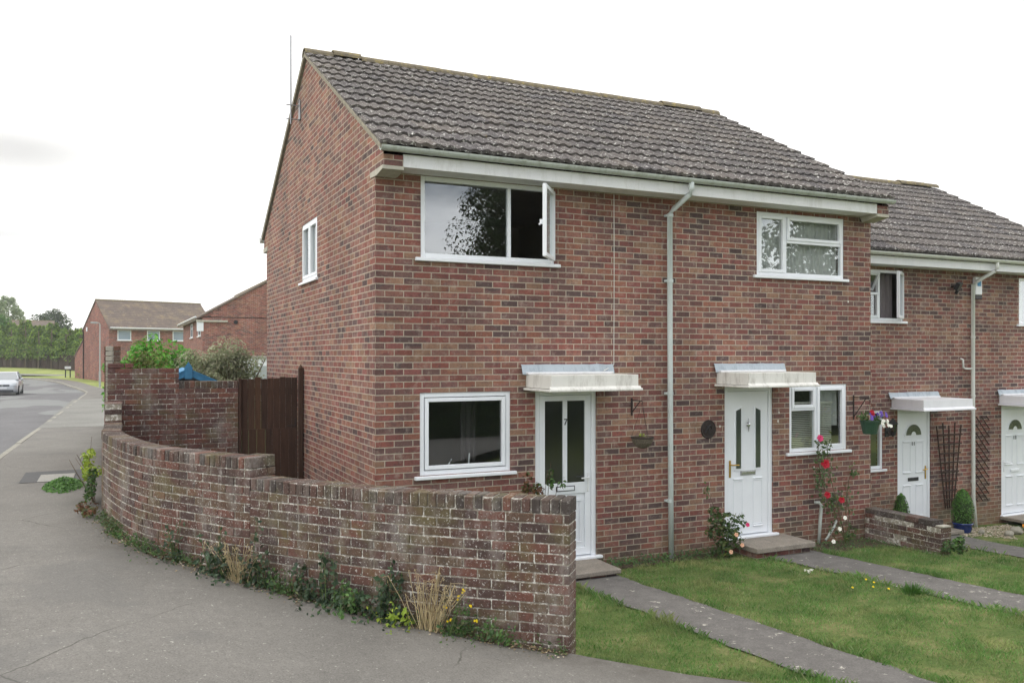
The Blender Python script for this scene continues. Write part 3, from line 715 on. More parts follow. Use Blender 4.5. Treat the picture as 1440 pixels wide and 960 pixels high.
# pier on the garden side where the coping steps down
pm, d = at_s(PP, ss, sB-.115); mat = Matrix.Translation((pm.x, pm.y, 0)) @ Matrix.Rotation(math.atan2(d.y, d.x), 4, 'Z')
mb = MB()
for k in range(17):
    z = 1.545-k*.075
    if k % 2: mb.bbox(-.11, .11, T+.006, T+.11, z-.065, z, .004, mat)
    else: mb.bbox(-.11, -.005, T+.006, T+.11, z-.065, z, .004, mat); mb.bbox(.005, .11, T+.006, T+.11, z-.065, z, .004, mat)
for k in range(3): mb.bbox(-.11+k*.075, -.045+k*.075, T+.006, T+.11, 1.552, 1.655, .005, mat)
mb.build('pier', 'coping_brick', wt)

# tall wall facing the camera, and its return along the street
tw = thing('tall_brick_wall', 'tall dark brick wall with stepped top, left of the wooden gate', 'wall', (-1.9, 4.0, .3))
mb = MB(); row = [(-2.77, 4.0), (-.98, 4.0)]
def gz(x, y): return .30
brick_run(mb, [(-2.77, 4.0), (-1.81, 4.0)], 0, .95, gz, 2.365, T)
brick_run(mb, [(-2.77+.945, 4.0), (-.98, 4.0)], 0.0, .845, gz, 2.065, T)
brick_run(mb, [(-2.77, 4.0), (-2.40, 4.0)], 0, .34, lambda x, y: 2.40, 2.44, T)
mb.build('brickwork', 'tall_brick', tw)
mb = MB(); mortar_core(mb, [(-2.77, 4), (-.98, 4)], 0, .95, .1, 2.36, T); mortar_core(mb, [(-2.77, 4), (-.98, 4)], .95, 1.79, .1, 2.06, T); mb.build('mortar', 'mortar_dark', tw)
mb = MB(); coping(mb, [(-1.82, 4), (-.98, 4)], .0, .84, 2.07, .103, T); mb.build('coping', 'coping_brick', tw)
mb = MB(); mb.box(-1.815, -.985, 4.01, 4.2, 2.064, 2.165); mb.build('coping_mortar', 'mortar_dark', tw)
rw = thing('street_side_wall', 'narrow brick wall end, pale and lichened, rising behind the tall wall', 'wall', (-2.72, 4.3, .3))
mb = MB()
for k in range(31):
    z = 2.69-k*.075
    mb.bbox(-2.795, -2.70, 4.225, 4.44, z-.065, z, .004)
mb.build('pale_brick_end', 'pale_brick', rw)
mb = MB()
for k in range(31):
    z = 2.69-k*.075; mb.bbox(-2.69, -2.60, 4.225, 4.44, z-.065, z, .004)
brick_run(mb, [(-2.60, 4.45), (-2.60, 10)], 0, 5.5, gz, 2.69, T)
mb.build('brickwork', 'tall_brick', rw)
mb = MB(); mb.box(-2.78, -2.61, 4.24, 9.99, .1, 2.68); mb.build('mortar', 'mortar_dark', rw)

# wooden gate
gt = thing('garden_gate', 'dark brown weathered boarded wooden side gate between the tall wall and the house', 'gate', (-.5, 4.0, .15))
mb = MB(); x = -.93; i = 0
while x < -.11:
    wd = random.uniform(.088, .104); x1 = min(x+wd, -.09)
    mb.bbox(x, x1-.004, 4.01, 4.028, 1.42, 2.215+random.uniform(-.018, .012), .002); x += wd
mb.build('upper_boards', 'gate_wood', gt)
mb = MB(); x = -.93
while x < -.11:
    wd = random.uniform(.10, .13); x1 = min(x+wd, -.09); mb.bbox(x, x1-.004, 4.0, 4.018, .2, 1.435, .002); x += wd
mb.build('lower_boards', 'gate_wood', gt)
for z in (.5, 1.95): mb = MB(); mb.bbox(-.95, -.085, 4.032, 4.075, z, z+.1, .003); mb.build('rail', 'gate_wood', gt)
mb = MB(); mb.bbox(-.975, -.935, 3.98, 4.08, .1, 2.21, .004); mb.build('post', 'gate_wood', gt)
mb = MB(); mb.bbox(-.078, -.012, 3.95, 4.05, .1, 2.36, .004)
mb.mesh([(-.078, 3.95, 2.36), (-.012, 3.95, 2.36), (-.012, 4.05, 2.36), (-.078, 4.05, 2.36), (-.045, 4.0, 2.42)], [(0, 1, 4), (1, 2, 4), (2, 3, 4), (3, 0, 4)]); mb.build('post', 'gate_wood', gt)
mb = MB(); mb.bbox(-.25, -.13, 3.985, 4.0, 1.46, 1.475, .002); mb.bbox(-.135, -.122, 3.985, 4.0, 1.46, 1.58, .002); mb.build('latch', 'iron', gt)

# ================================================================== terraced houses
def wall_sheet(mb, ax, c, a0, a1, z0, z1, holes, depth, inward):
    """wall sheet at fixed coordinate c on axis ax ('y' front, 'x' gable) with real reveals"""
    A = sorted(set([a0, a1]+[h[0] for h in holes]+[h[1] for h in holes])); Z = sorted(set([z0, z1]+[h[2] for h in holes]+[h[3] for h in holes]))
    def P(a, d, z): return (a, c+inward*d, z) if ax == 'y' else (c+inward*d, a, z)
    def cut(a, z): return any(h[0] < a < h[1] and h[2] < z < h[3] for h in holes)
    for i in range(len(A)-1):
        for j in range(len(Z)-1):
            if cut((A[i]+A[i+1])/2, (Z[j]+Z[j+1])/2): continue
            for d in (0, depth): mb.face([P(A[i], d, Z[j]), P(A[i+1], d, Z[j]), P(A[i+1], d, Z[j+1]), P(A[i], d, Z[j+1])])
    for h in holes:
        for q in (0, 1):
            mb.face([P(h[q], 0, h[2]), P(h[q], depth, h[2]), P(h[q], depth, h[3]), P(h[q], 0, h[3])])
            mb.face([P(h[0], 0, h[2+q]), P(h[1], 0, h[2+q]), P(h[1], depth, h[2+q]), P(h[0], depth, h[2+q])])
RY, EY, EZ, RZ = 3.75, -.37, 4.885, 7.20
def roof_front(x0, x1, dy, dz, seed, nrow=13, rib=.15):
    """interlocking double-roll tiles as real stepped geometry"""
    rnd = random.Random(seed); mb = MB(); SL = math.hypot(RY-EY, RZ-EZ); ty, tz = (RY-EY)/SL, (RZ-EZ)/SL; ny, nz_ = -tz, ty
    prof = []; m = 8; n_ = int(round((x1-x0)/rib*m)); L = SL/nrow
    for r in range(nrow):
        s0, s1 = r*L, (r+1)*L+.04; shift = .15*(r % 2)*0
        V = []; F = []; UV = []
        tiles = {}
        for i in range(n_+1):
            x = x0+(x1-x0)*i/n_; ph = ((x-x0)/rib) % 1.0
            h = .019*max(0, math.cos((ph-.5)*math.pi*1.55))**.7 if abs(ph-.5) < .32 else 0
            tk = int((x-x0)/.3)
            if tk not in tiles: tiles[tk] = (rnd.uniform(-.004, .006), rnd.uniform(-.006, .006))
            li, ds = tiles[tk]
            for s, lift in ((s0+ds, .010+li), (s0+ds, .037+li), (s0+ds+.02, .038+li), (s1, .006)):
                q = lift+h
                if s == s0+ds and lift < .03: q = lift*.2+h*.8-.004
                V.append((x, dy+EY+ty*s+ny*q, dz+EZ+tz*s+nz_*q))
        for i in range(n_):
            for k in range(3):
                F.append((i*4+k, (i+1)*4+k, (i+1)*4+k+1, i*4+k+1))
                xa, xb = x0+(x1-x0)*i/n_+.001, x0+(x1-x0)*(i+1)/n_-.001; v = r+.5
                UV.append([(xa, v), (xb, v), (xb, v), (xa, v)])
        # closed ends
        for i in (0, n_): F.append((i*4, i*4+1, i*4+2, i*4+3)); UV.append([(x0, r+.5)]*4)
        mb.mesh(V, F, UV)
    return mb
def window(parent, ax, c, a0, a1, z0, z1, inset, lights, sill=True, fr=.055, mat='upvc', sgn=1, label=None, glassm='window_glass', sillext=.07):
    """lights: list of (a0,a1,z0,z1,kind) in wall coords, kind 'f' fixed or 's' sash. c = wall plane, inward = +sgn"""
    def B(mb, A0, A1, d0, d1, Z0, Z1, b=.004):
        lo, hi = sorted((c+sgn*d0, c+sgn*d1))
        if ax == 'y': mb.bbox(A0, A1, lo, hi, Z0, Z1, b)
        else: mb.bbox(lo, hi, A0, A1, Z0, Z1, b)
    mb = MB(); d0, d1 = inset, inset+.065
    B(mb, a0, a0+fr, d0, d1, z0, z1); B(mb, a1-fr, a1, d0, d1, z0, z1); B(mb, a0+fr+.001, a1-fr-.001, d0, d1, z1-fr, z1); B(mb, a0+fr+.001, a1-fr-.001, d0, d1, z0, z0+fr)
    done = set()
    for (l0, l1, m0, m1, k) in lights:
        if l1 < a1-.1 and (l1, 'v') not in done: B(mb, l1-.005, l1+.04, d0+.004, d1-.004, z0+fr+.001, z1-fr-.001); done.add((l1, 'v'))
        if m0 > z0+.1: B(mb, l0+.004, l1-.006, d0+.004, d1-.004, m0-.04, m0+.002)
    f = mb.build('window', mat, parent, label=label); 
    for (l0, l1, m0, m1, k) in lights:
        if k == 'o': continue
        if k == 's':
            mb = MB(); e = .045; q0, q1 = d0-.012, d1-.03
            B(mb, l0, l0+e, q0, q1, m0, m1); B(mb, l1-e, l1, q0, q1, m0, m1); B(mb, l0+e+.001, l1-e-.001, q0, q1, m1-e, m1); B(mb, l0+e+.001, l1-e-.001, q0, q1, m0, m0+e)
            mb.build('sash', mat, f)
        mb = MB(); e = .03 if k == 's' else -.01
        P = (lambda A, Z: (A, c+sgn*(d0+.028), Z)) if ax == 'y' else (lambda A, Z: (c+sgn*(d0+.028), A, Z))
        mb.face([P(l0+e, m0+e), P(l1-e, m0+e), P(l1-e, m1-e), P(l0+e, m1-e)]); mb.build('pane', glassm, f)
    if sill:
        mb = MB(); B(mb, a0-sillext, a1+sillext, -.045, inset+.02, z0-.045, z0-.004, .006); mb.build('sill', mat, f)
    return f
def open_sash(parent, hx, hy, z0, z1, wd, ang, mat='upvc', handle=True):
    """side-hung sash hinged on its right, swung outwards by ang"""
    mat4 = Matrix.Translation((hx, hy, 0)) @ Matrix.Rotation(ang, 4, 'Z'); e = .05; t = .03
    mb = MB(); 
    for q in ((-wd, -wd+e, z0, z1), (-e, 0, z0, z1), (-wd+e+.001, -e-.001, z1-e, z1), (-wd+e+.001, -e-.001, z0, z0+e)): mb.bbox(q[0], q[1], -t, t*.6, q[2], q[3], .004, mat4)
    s_ = mb.build('open_sash', mat, parent)
    mb = MB(); mb.face([tuple(mat4 @ Vector(p)) for p in ((-wd+.03, 0, z0+.03), (-.03, 0, z0+.03), (-.03, 0, z1-.03), (-wd+.03, 0, z1-.03))]); mb.build('pane', 'window_glass', s_)
    if handle:
        mb = MB(); zc = (z0+z1)/2-.02; mb.bbox(-wd+.01, -wd+.035, .02, .055, zc-.03, zc+.03, .004, mat4); mb.bbox(-wd-.03, -wd+.02, .045, .06, zc-.045, zc-.025, .004, mat4); mb.build('handle', 'upvc', s_)
    return s_
def curtain(parent, x0, x1, z0, z1, y, mat, folds=9, amp=.02, name='curtain'):
    mb = MB(); n_ = folds*8; V = []; F = []
    for i in range(n_+1):
        x = x0+(x1-x0)*i/n_; yy = y+amp*math.sin(i/8*2*math.pi)+.01*math.sin(i*.37)
        V += [(x, yy, z0), (x+.01*math.sin(i*.5), yy, z1)]
    for i in range(n_): F.append((2*i, 2*i+2, 2*i+3, 2*i+1))
    mb.mesh(V, F); return mb.build(name, mat, parent, smooth=True)
def blind(parent, x0, x1, z0, z1, y):
    mb = MB(); z = z0
    while z < z1: mb.mesh([(x0, y-.010, z-.004), (x1, y-.010, z-.004), (x1, y+.010, z+.010), (x0, y+.010, z+.010)], [(0, 1, 2, 3)]); z += .027
    mb.bbox(x0-.01, x1+.01, y-.02, y+.02, z1, z1+.03, .003)
    return mb.build('blind', 'blind_slat', parent)
def gutter_mesh(x0, x1, y, z, r=.056):
    mb = MB(); n_ = 8; V = []; F = []
    for x in (x0, x1):
        for k in range(n_+1): t = math.pi+math.pi*k/n_; V.append((x, y+r*math.cos(t), z+r*math.sin(t)))
        for k in range(n_, -1, -1): t = math.pi+math.pi*k/n_; V.append((x, y+(r-.005)*math.cos(t), z+(r-.005)*math.sin(t)))
    m = 2*(n_+1)
    for k in range(m): F.append((k, (k+1) % m, m+(k+1) % m, m+k))
    F.append(tuple(range(m))); F.append(tuple(range(2*m-1, m-1, -1)))
    # end stops and joints
    mb.mesh(V, F)
    for x in (x0, x1): mb.lathe([(.0001, 0)], (0, 0, 0)) if False else None
    x = x0+.55
    while x < x1-.2:
        W_ = []; G_ = []
        for xx in (x, x+.055):
            for k in range(n_+1): t = math.pi+math.pi*k/n_; W_.append((xx, y+(r+.006)*math.cos(t), z+.003+(r+.006)*math.sin(t)))
        for k in range(n_): G_.append((k, k+1, n_+1+k+1, n_+1+k))
        mb.mesh(W_, G_); x += 1.15
    return mb
def pvc_door(parent, x0, x1, z0, z1, y, style, number=None, hand='r', brassy=False):
    """frame with door leaf, panels, glazing, letterbox and handle as sub-parts"""
    fr = .065
    mb = MB(); mb.bbox(x0, x0+fr, y, y+.07, z0, z1, .005); mb.bbox(x1-fr, x1, y, y+.07, z0, z1, .005); mb.bbox(x0+fr+.001, x1-fr-.001, y, y+.07, z1-fr, z1, .005)
    mb.bbox(x0-.03, x1+.06, y-.085, y+.07, z0-.035, z0-.001, .006)
    d = mb.build('door', 'upvc', parent)
    a0, a1, b0, b1 = x0+fr+.004, x1-fr-.004, z0+.01, z1-fr-.004; yl = y+.012
    W_ = a1-a0; mb = MB()
    def bar(u0, u1, v0, v1, yy=yl, th=.04, b=.004, m=mb): m.bbox(u0, u1, yy, yy+th, v0, v1, b)
    def bead(u0, u1, v0, v1, w=.018, yy=yl-.008):
        mb.bbox(u0, u1, yy, yl+.003, v0, v0+w, .005); mb.bbox(u0, u1, yy, yl+.003, v1-w, v1, .005)
        mb.bbox(u0, u0+w, yy, yl+.003, v0+w+.001, v1-w-.001, .005); mb.bbox(u1-w, u1, yy, yl+.003, v0+w+.001, v1-w-.001, .005)
    zm = b0+.93
    if style == 'glazed':
        xm = (a0+a1)/2
        bar(a0, a0+.085, b0, b1); bar(a1-.085, a1, b0, b1); bar(a0+.086, a1-.086, b1-.07, b1); bar(a0+.086, a1-.086, b0, b0+.10); bar(a0+.086, a1-.086, zm-.14, zm); bar(xm-.03, xm+.03, zm+.001, b1-.071)
        bar(a0+.086, a1-.086, b0+.101, zm-.141, yl+.018, .02)
        bead(a0+.14, a1-.14, b0+.17, zm-.21, .02, yl+.006)
        # raised moulding
        leafo = mb.build('door_leaf', 'upvc', d)
        mb2 = MB()
        for u0, u1 in ((a0+.08, xm-.028), (xm+.028, a1-.08)): mb2.face([(u0, yl+.02, zm-.01), (u1, yl+.02, zm-.01), (u1, yl+.02, b1-.06), (u0, yl+.02, b1-.06)])
        mb2.build('glazing', 'door_glass', d); zl = zm-.07
    elif style == 'twin':      # two slim angled lights, shaped panels beneath
        bar(a0, a1, b0, b1, yl, .04)
        for sx in (-1, 1):
            cx = (a0+a1)/2+sx*.175
            g0, g1 = zm-.0, b1-.29
            pr = [(cx-.062, g0-.03), (cx+.062, g0-.03), (cx+.062, g1+(.075 if sx < 0 else .025)), (cx-.062, g1+(.025 if sx < 0 else .075))]
            mb.prism(pr, 'y', yl-.012, yl+.002)
            bead(cx-.085, cx+.085, zm-.80, zm-.17, .012)
            mb.bbox(cx-.085, cx+.085, yl-.02, yl+.002, zm-.83, zm-.815, .004); mb.bbox(cx-.085, cx+.085, yl-.02, yl+.002, zm-.155, zm-.14, .004)
        leafo = mb.build('door_leaf', 'upvc', d)
        mb2 = MB()
        for sx in (-1, 1):
            cx = (a0+a1)/2+sx*.175; g0, g1 = zm, b1-.30
            mb2.prism([(cx-.042, g0), (cx+.042, g0), (cx+.042, g1+(.062 if sx < 0 else .028)), (cx-.042, g1+(.028 if sx < 0 else .062))], 'y', yl-.017, yl-.011)
        mb2.build('glazing', 'door_glass', d); zl = zm-.07
    else:      # fanlight door
        bar(a0, a1, b0, b1, yl, .04); xm = (a0+a1)/2; r = .19; zf = b1-.40
        arc = [(xm+(r+.035)*math.cos(t), zf-.02+(r+.035)*math.sin(t)) for t in [math.pi*k/16 for k in range(17)]]
        mb.prism(arc, 'y', yl-.014, yl+.002)
        for u in (-.165, .165):
            bead(xm+u-.10, xm+u+.10, zm+.02, zf-.13, .014); bead(xm+u-.10, xm+u+.10, b0+.16, zm-.22, .014)
            for vv in (zf-.125, zm+.005, zm-.225, b0+.145): mb.bbox(xm+u-.10, xm+u+.10, yl-.02, yl+.002, vv, vv+.018, .004)
        leafo = mb.build('door_leaf', 'upvc', d)
        mb2 = MB(); arc = [(xm+r*math.cos(t), zf+r*math.sin(t)) for t in [math.pi*k/16 for k in range(17)]]+[(xm-.07, zf), ] 
        arc = [(xm+r*math.cos(t), zf+r*math.sin(t)) for t in [math.pi*k/16 for k in range(17)]]+[(xm+.065*math.cos(t), zf+.065*math.sin(t)) for t in [math.pi-math.pi*k/8 for k in range(9)]]
        # fan pane as a strip of quads
        for k in range(16):
            t0, t1 = math.pi*k/16, math.pi*(k+1)/16; g = .02 if number == '13' and k % 4 == 3 else 0
            t1 -= g*2
            q = [(xm+rr*math.cos(t), zf+rr*math.sin(t)) for rr, t in ((.065, t0), (r, t0), (r, t1), (.065, t1))]
            mb2.prism(q, 'y', yl-.020, yl-.012)
        mb2.build('glazing', 'door_glass', d); zl = zm-.11
    xm = (a0+a1)/2
    m3 = MB(); m3.bbox(xm-.135, xm+.135, yl-.012, yl-.0005, zl-.03, zl+.035, .004); m3.build('letterbox', 'black_paint' if (style == 'glazed' or number == '11') else ('letter_grey' if style == 'twin' else 'upvc'), d)
    if style != 'fan' or number == '13':
        m3 = MB(); m3.bbox(xm-.12, xm+.12, yl-.018, yl-.0125, zl-.02, zl+.025, .003); m3.build('letter_flap', 'chrome' if style == 'twin' else 'upvc', d)
    hx = a1-.045 if hand == 'r' else a0+.045; dirx = -1 if hand == 'r' else 1; hm = 'brass' if brassy else 'upvc_old'
    m3 = MB(); m3.bbox(hx-.016, hx+.016, yl-.012, yl, zm-.12, zm+.12, .004); m3.tube([(hx, yl-.01, zm+.06), (hx, yl-.05, zm+.06), (hx+dirx*.03, yl-.055, zm+.06), (hx+dirx*.12, yl-.055, zm+.055)], .010, 8)
    m3.build('handle', hm, d)
    if style == 'twin':
        m3 = MB(); zk = b1-.47
        m3.lathe([(.001, -.02), (.028, -.012), (.034, 0), (.028, .012), (.001, .02)], (0, 0, 0), 14)
        m3.v = [(xm+a, yl-.014+c*.8, zk+b) for a, b, c in m3.v]
        m3.tube([(xm, yl-.02, zk+.02), (xm, yl-.02, zk+.09)], [.012, .003]); m3.tube([(xm, yl-.02, zk-.03), (xm, yl-.02, zk-.10)], [.012, .003]); m3.build('knocker', 'chrome', d)
    if number:
        if style == 'glazed': text_obj(number, .115, 'black_paint', d, 'house_number', (xm+.002, yl-.006, b1-.34))
        else: text_obj(number, .10, 'black_paint', d, 'house_number', (xm, yl-.006, b1-.56))
    return d
def canopy(parent, x0, x1, y, z, mat, proj=.68, flash=(None,)):
    mb = MB(); mb.bbox(x0+.012, x1-.012, y-proj+.012, y-.004, z+.035, z+.195, .004)
    cp = mb.build('canopy', mat, parent)
    mb = MB(); mb.bbox(x0-.03, x1+.03, y-proj-.03, y-.006, z, z+.03, .006); mb.prism([(y-proj-.02, z+.031), (y-proj+.011, z+.06), (y-proj+.011, z+.031)], 'x', x0-.01, x1+.01)
    mb.build('canopy_lip', mat, cp)
    # lead flashing with wavy lower edge
    f0, f1, fz0, fz1 = flash; mb = MB(); n_ = 26; V = []; F = []
    for i in range(n_+1):
        x = f0+(f1-f0)*i/n_; w_ = mnoise.noise(Vector((x*7, y, 1)))
        V += [(x, y-.004, fz1+.006*w_), (x, y-.02-.006*w_, fz1-.01), (x, y-.055-.014*w_, fz0+.01*w_), (x, y-.04, fz0-.008+.01*w_)]
    for i in range(n_):
        for k in range(3): F.append((i*4+k, (i+1)*4+k, (i+1)*4+k+1, i*4+k+1))
    mb.mesh(V, F); mb.build('lead_flashing', 'lead', cp)
    mb = MB(); mb.bbox(f0+.05, f1-.04, y-.10, y-.003, z+.197, z+.222, .004); mb.build('canopy_batten', 'fascia_paint', cp)
def ridge(parent, x0, x1, dy, dz, lifts):
    mb = MB(); x = x0; k = 0; rnd = random.Random(int(x0*10)+3); n_ = 8
    while x < x1-.05:
        e = min(x+.44, x1); lf = lifts(k, x, x1)+rnd.uniform(-.003, .005); V = []; F = []
        for xx in (x, e-.006):
            for r_ in (.125, .11):
                for q in range(n_+1): t = math.pi*q/n_; V.append((xx, dy+RY+r_*math.cos(t)*1.05, dz+RZ-.035+lf+r_*math.sin(t)*.85))
        m = n_+1
        for q in range(n_): F.append((q, q+1, 2*m+q+1, 2*m+q)); F.append((m+q, 3*m+q, 3*m+q+1, m+q+1))
        for q in range(n_): F.append((q, m+q, m+q+1, q+1)); F.append((2*m+q, 2*m+q+1, 3*m+q+1, 3*m+q))
        mb.mesh(V, F); x = e; k += 1
    return mb.build('ridge', 'ridge_tile', parent)

def terrace_house(X0, X1, dy, dz, flip, label, spec, left_gable=False, right_end=False):
    """one house of the terrace. world x span X0..X1, facade at y=dy, floor at z=dz"""
    t = thing('brick_house', label, 'house', ((X0+X1)/2, dy+3.75, dz), 'two-storey terraced brick houses')
    D = 7.5; zt = 4.80
    holes = [(a, b, dz+c, dz+d) for a, b, c, d in spec['holes']]
    mb = MB(); wall_sheet(mb, 'y', dy, X0, X1, dz-.9, dz+zt, holes, .14, 1)
    gholes = []
    if left_gable:
        gholes = [(3.03, 4.14, dz+3.70, dz+4.60)]
        wall_sheet(mb, 'x', X0, dy, dy+D, dz-.9, dz+4.66, gholes, .14, 1)
        mb.face([(X0, dy, dz+4.66), (X0, dy+D, dz+4.66), (X0, dy+D+.3, dz+4.66), (X0, dy+D+.33, dz+4.80), (X0, dy+RY, dz+RZ-.07), (X0, dy-.33, dz+4.80), (X0, dy-.33, dz+4.66)])
        # corbelled brick kneeler ends
        mb.box(X0+.001, X0+.225, dy-.33, dy-.002, dz+4.661, dz+4.78); mb.box(X0+.001, X0+.225, dy+D+.002, dy+D+.33, dz+4.661, dz+4.78)
    else: mb.face([(X0, dy, dz-.9), (X0, dy+D, dz-.9), (X0, dy+D, dz+4.66), (X0, dy+RY, dz+RZ-.08), (X0, dy, dz+4.66)])
    if right_end:
        mb.face([(X1, dy, dz-.9), (X1, dy+D, dz-.9), (X1, dy+D, dz+4.66), (X1, dy+D+.33, dz+4.80), (X1, dy+RY, dz+RZ-.07), (X1, dy-.33, dz+4.80), (X1, dy-.33, dz+4.66), (X1, dy, dz+4.66)])
        mb.box(X1-.225, X1-.001, dy-.33, dy-.002, dz+4.661, dz+4.78)
    mb.face([(X0, dy+D, dz-.9), (X1, dy+D, dz-.9), (X1, dy+D, dz+4.8), (X0, dy+D, dz+4.8)])
    mb.build('brick_wall', 'house_brick', t)
    # dark rooms inside
    mb = MB(); g = .15
    for za, zb in ((dz-.02, dz+2.38), (dz+2.52, dz+4.78)):
        mb.face([(X0+g, dy+g, za), (X1-g, dy+g, za), (X1-g, dy+4, za), (X0+g, dy+4, za)]); mb.face([(X0+g, dy+g, zb), (X1-g, dy+g, zb), (X1-g, dy+4, zb), (X0+g, dy+4, zb)])
        mb.face([(X0+g, dy+4, za), (X1-g, dy+4, za), (X1-g, dy+4, zb), (X0+g, dy+4, zb)])
        for xx in (X1-g,) if left_gable else (X0+g, X1-g): mb.face([(xx, dy+g, za), (xx, dy+4, za), (xx, dy+4, zb), (xx, dy+g, zb)])
    if left_gable: mb.face([(X0+g, dy+g, dz), (X0+g, dy+4, dz), (X0+g, dy+4, dz+2.38), (X0+g, dy+g, dz+2.38)]); 
    mb.build('interior', 'interior_wall', t)
    # roof
    rx0 = X0-(.05 if left_gable else 0); rx1 = X1+(.06 if right_end else 0)
    rf = roof_front(rx0, rx1, dy, dz, int(X0*7)+5).build('roof', 'roof_tile', t)
    mb = MB(); mb.mesh([(rx0, dy+RY, dz+RZ), (rx1, dy+RY, dz+RZ), (rx1, dy+D-EY, dz+EZ), (rx0, dy+D-EY, dz+EZ)], [(0, 1, 2, 3)]); 
    mb.mesh([(rx0, dy+RY, dz+RZ-.02), (rx1, dy+RY, dz+RZ-.02), (rx1, dy+EY+.04, dz+EZ-.03), (rx0, dy+EY+.04, dz+EZ-.03)], [(0, 1, 2, 3)]); mb.build('roof_underlay', 'far_tile', rf)
    ridge(rf, rx0, rx1, dy, dz, spec['lifts'])
    if left_gable:
        for sg in (0, 1):
            mb = MB(); a = (dy+EY+.03, dz+EZ-.055) if not sg else (dy+D-EY-.03, dz+EZ-.055); b = (dy+RY, dz+RZ-.055)
            q = [(a[0], a[1]), (b[0], b[1]), (b[0], b[1]+.075), (a[0], a[1]+.075)]; mb.prism(q, 'x', rx0+.005, X0+.04); mb.build('verge', 'verge_mortar', rf)
    # eaves
    fx0 = X0+(.228 if left_gable else 0); fx1 = X1-(.228 if right_end else 0)
    mb = MB(); mb.bbox(fx0, fx1, dy-.325, dy-.305, dz+4.655, dz+4.80, .003); fs = mb.build('fascia', spec['fascia'], t)
    mb = MB(); mb.box(fx0, fx1, dy-.304, dy-.001, dz+4.66, dz+4.672)
    mb.build('soffit', spec['fascia'], fs)
    if left_gable or right_end:
        mb = MB()
        if left_gable: mb.prism([(dy-.335, dz+4.658), (dy-.335, dz+4.618), (dy-.1, dz+4.585), (dy+.17, dz+4.60), (dy+.17, dz+4.658)], 'x', X0-.014, X0+.235); mb.build('padstone', 'padstone', t); mb = MB(); mb.bbox(X0-.012, X0+.2, dy+D-.1, dy+D+.335, dz+4.57, dz+4.658, .004)
        if right_end: mb.prism([(dy-.335, dz+4.658), (dy-.335, dz+4.615), (dy-.05, dz+4.57), (dy-.002, dz+4.658)], 'x', X1-.235, X1+.012)
        mb.build('padstone', 'padstone', t)
    gm = gutter_mesh(rx0+.0, rx1-.0 if not right_end else rx1-.02, dy-.385, dz+4.858)
    if left_gable:
        n0 = len(gm.v)
    gm.build('gutter', spec['gutter'], t, smooth=False)
    if left_gable:
        mb = MB(); mb.tube([(rx0-.02, dy+D+.40, dz+4.83), (X0+.5, dy+D+.40, dz+4.83)], .055, 10); mb.build('rear_gutter', 'gutter_white', t)
    return t
NAMES = dict
lift7 = lambda k, x, x1: .03 if k in (1,) else 0
lift9 = lambda k, x, x1: .03 if x1-x < 1.35 and x1-x > .5 else (0)
# ---------------- house 7
h7 = terrace_house(0, 3.89, 0, 0, False, 'end-of-terrace red brick house with door numbered 7 and an upstairs window open',
     dict(holes=[(.545, 2.31, 3.70, 4.655), (.535, 1.70, 1.15, 2.12), (2.04, 2.925, -.02, 2.12)], lifts=lift7, fascia='fascia_paint', gutter='gutter_grey'), left_gable=True)
f = window(h7, 'y', 0, .545, 2.31, 3.70, 4.655, .01, [(.60, 1.675, 3.755, 4.60, 'f'), (1.72, 2.255, 3.755, 4.60, 'o')], fr=.055, label='upstairs picture window with its right casement swung open')
open_sash(f, 2.285, -.01, 3.735, 4.60, .565, R(51))
f = window(h7, 'y', 0, .535, 1.70, 1.15, 2.12, .012, [(.60, 1.635, 1.215, 2.055, 's')], fr=.055, label='wide single-pane downstairs window')
mb = MB(); mb.tube([(.93, .14, 1.16), (.95, .14, 1.26), (.985, .14, 1.31)], .007); mb.build('sink_spout', 'white_paint', f)
mb = MB(); mb.tube([(1.20, .14, 1.16), (1.215, .14, 1.37)], .009); mb.build('sink_tap', 'white_paint', f)
curtain(f, 1.40, 1.62, 1.17, 2.12, .9, 'curtain_grey', 3)
f = window(h7, 'x', 0, 3.03, 4.14, 3.70, 4.60, .012, [(3.08, 3.56, 3.75, 4.55, 's'), (3.60, 4.09, 3.75, 4.55, 's')], label='white side window high in the gable wall')
for q in ((3.08, 3.56), (3.6, 4.1)):
    mb = MB(); mb.face([(.16, q[0], 3.72), (.16, q[1], 3.72), (.16, q[1], 4.6), (.16, q[0], 4.6)]); mb.build('net_curtain', 'curtain_net', f)
pvc_door(h7, 2.04, 2.925, 0, 2.12, .02, 'glazed', '7', 'r')
canopy(h7, 1.90, 3.13, 0, 2.128, 'canopy_paint', flash=(1.84, 3.16, 2.325, 2.445))
mb = MB(); mb.bbox(2.0, 2.88, -.66, -.005, -.085, -.028, .008); sp_ = mb.build('doorstep', 'step_concrete', h7); mb = MB(); mb.box(2.04, 2.84, -.60, -.01, -.3, -.086); mb.build('step_base', 'low_brick', sp_)
mb = MB(); mb.tube([(3.18, -.008, 4.64), (3.182, -.008, 3.6), (3.178, -.008, 2.44)], .0042, 6); mb.tube([(3.178, -.008, 2.44), (3.10, -.02, 2.40), (3.0, -.05, 2.36)], .005, 6); mb.build('cable', 'cable_white', h7)
# aerial on the gable
mb = MB(); mb.tube([(-.15, 4.25, 6.22), (-.15, 4.25, 7.62)], .012, 8); ae = mb.build('aerial_mast', 'ali', h7)
mb = MB()
for z in (6.30, 6.52): mb.tube([(-.22, 4.25, z), (-.02, 4.25, z)], .008, 6)
mb.prism([(4.18, 6.30), (4.32, 6.30), (4.27, 6.62), (4.23, 6.62)], 'x', -.02, -.004); mb.build('mast_bracket', 'ali', ae)
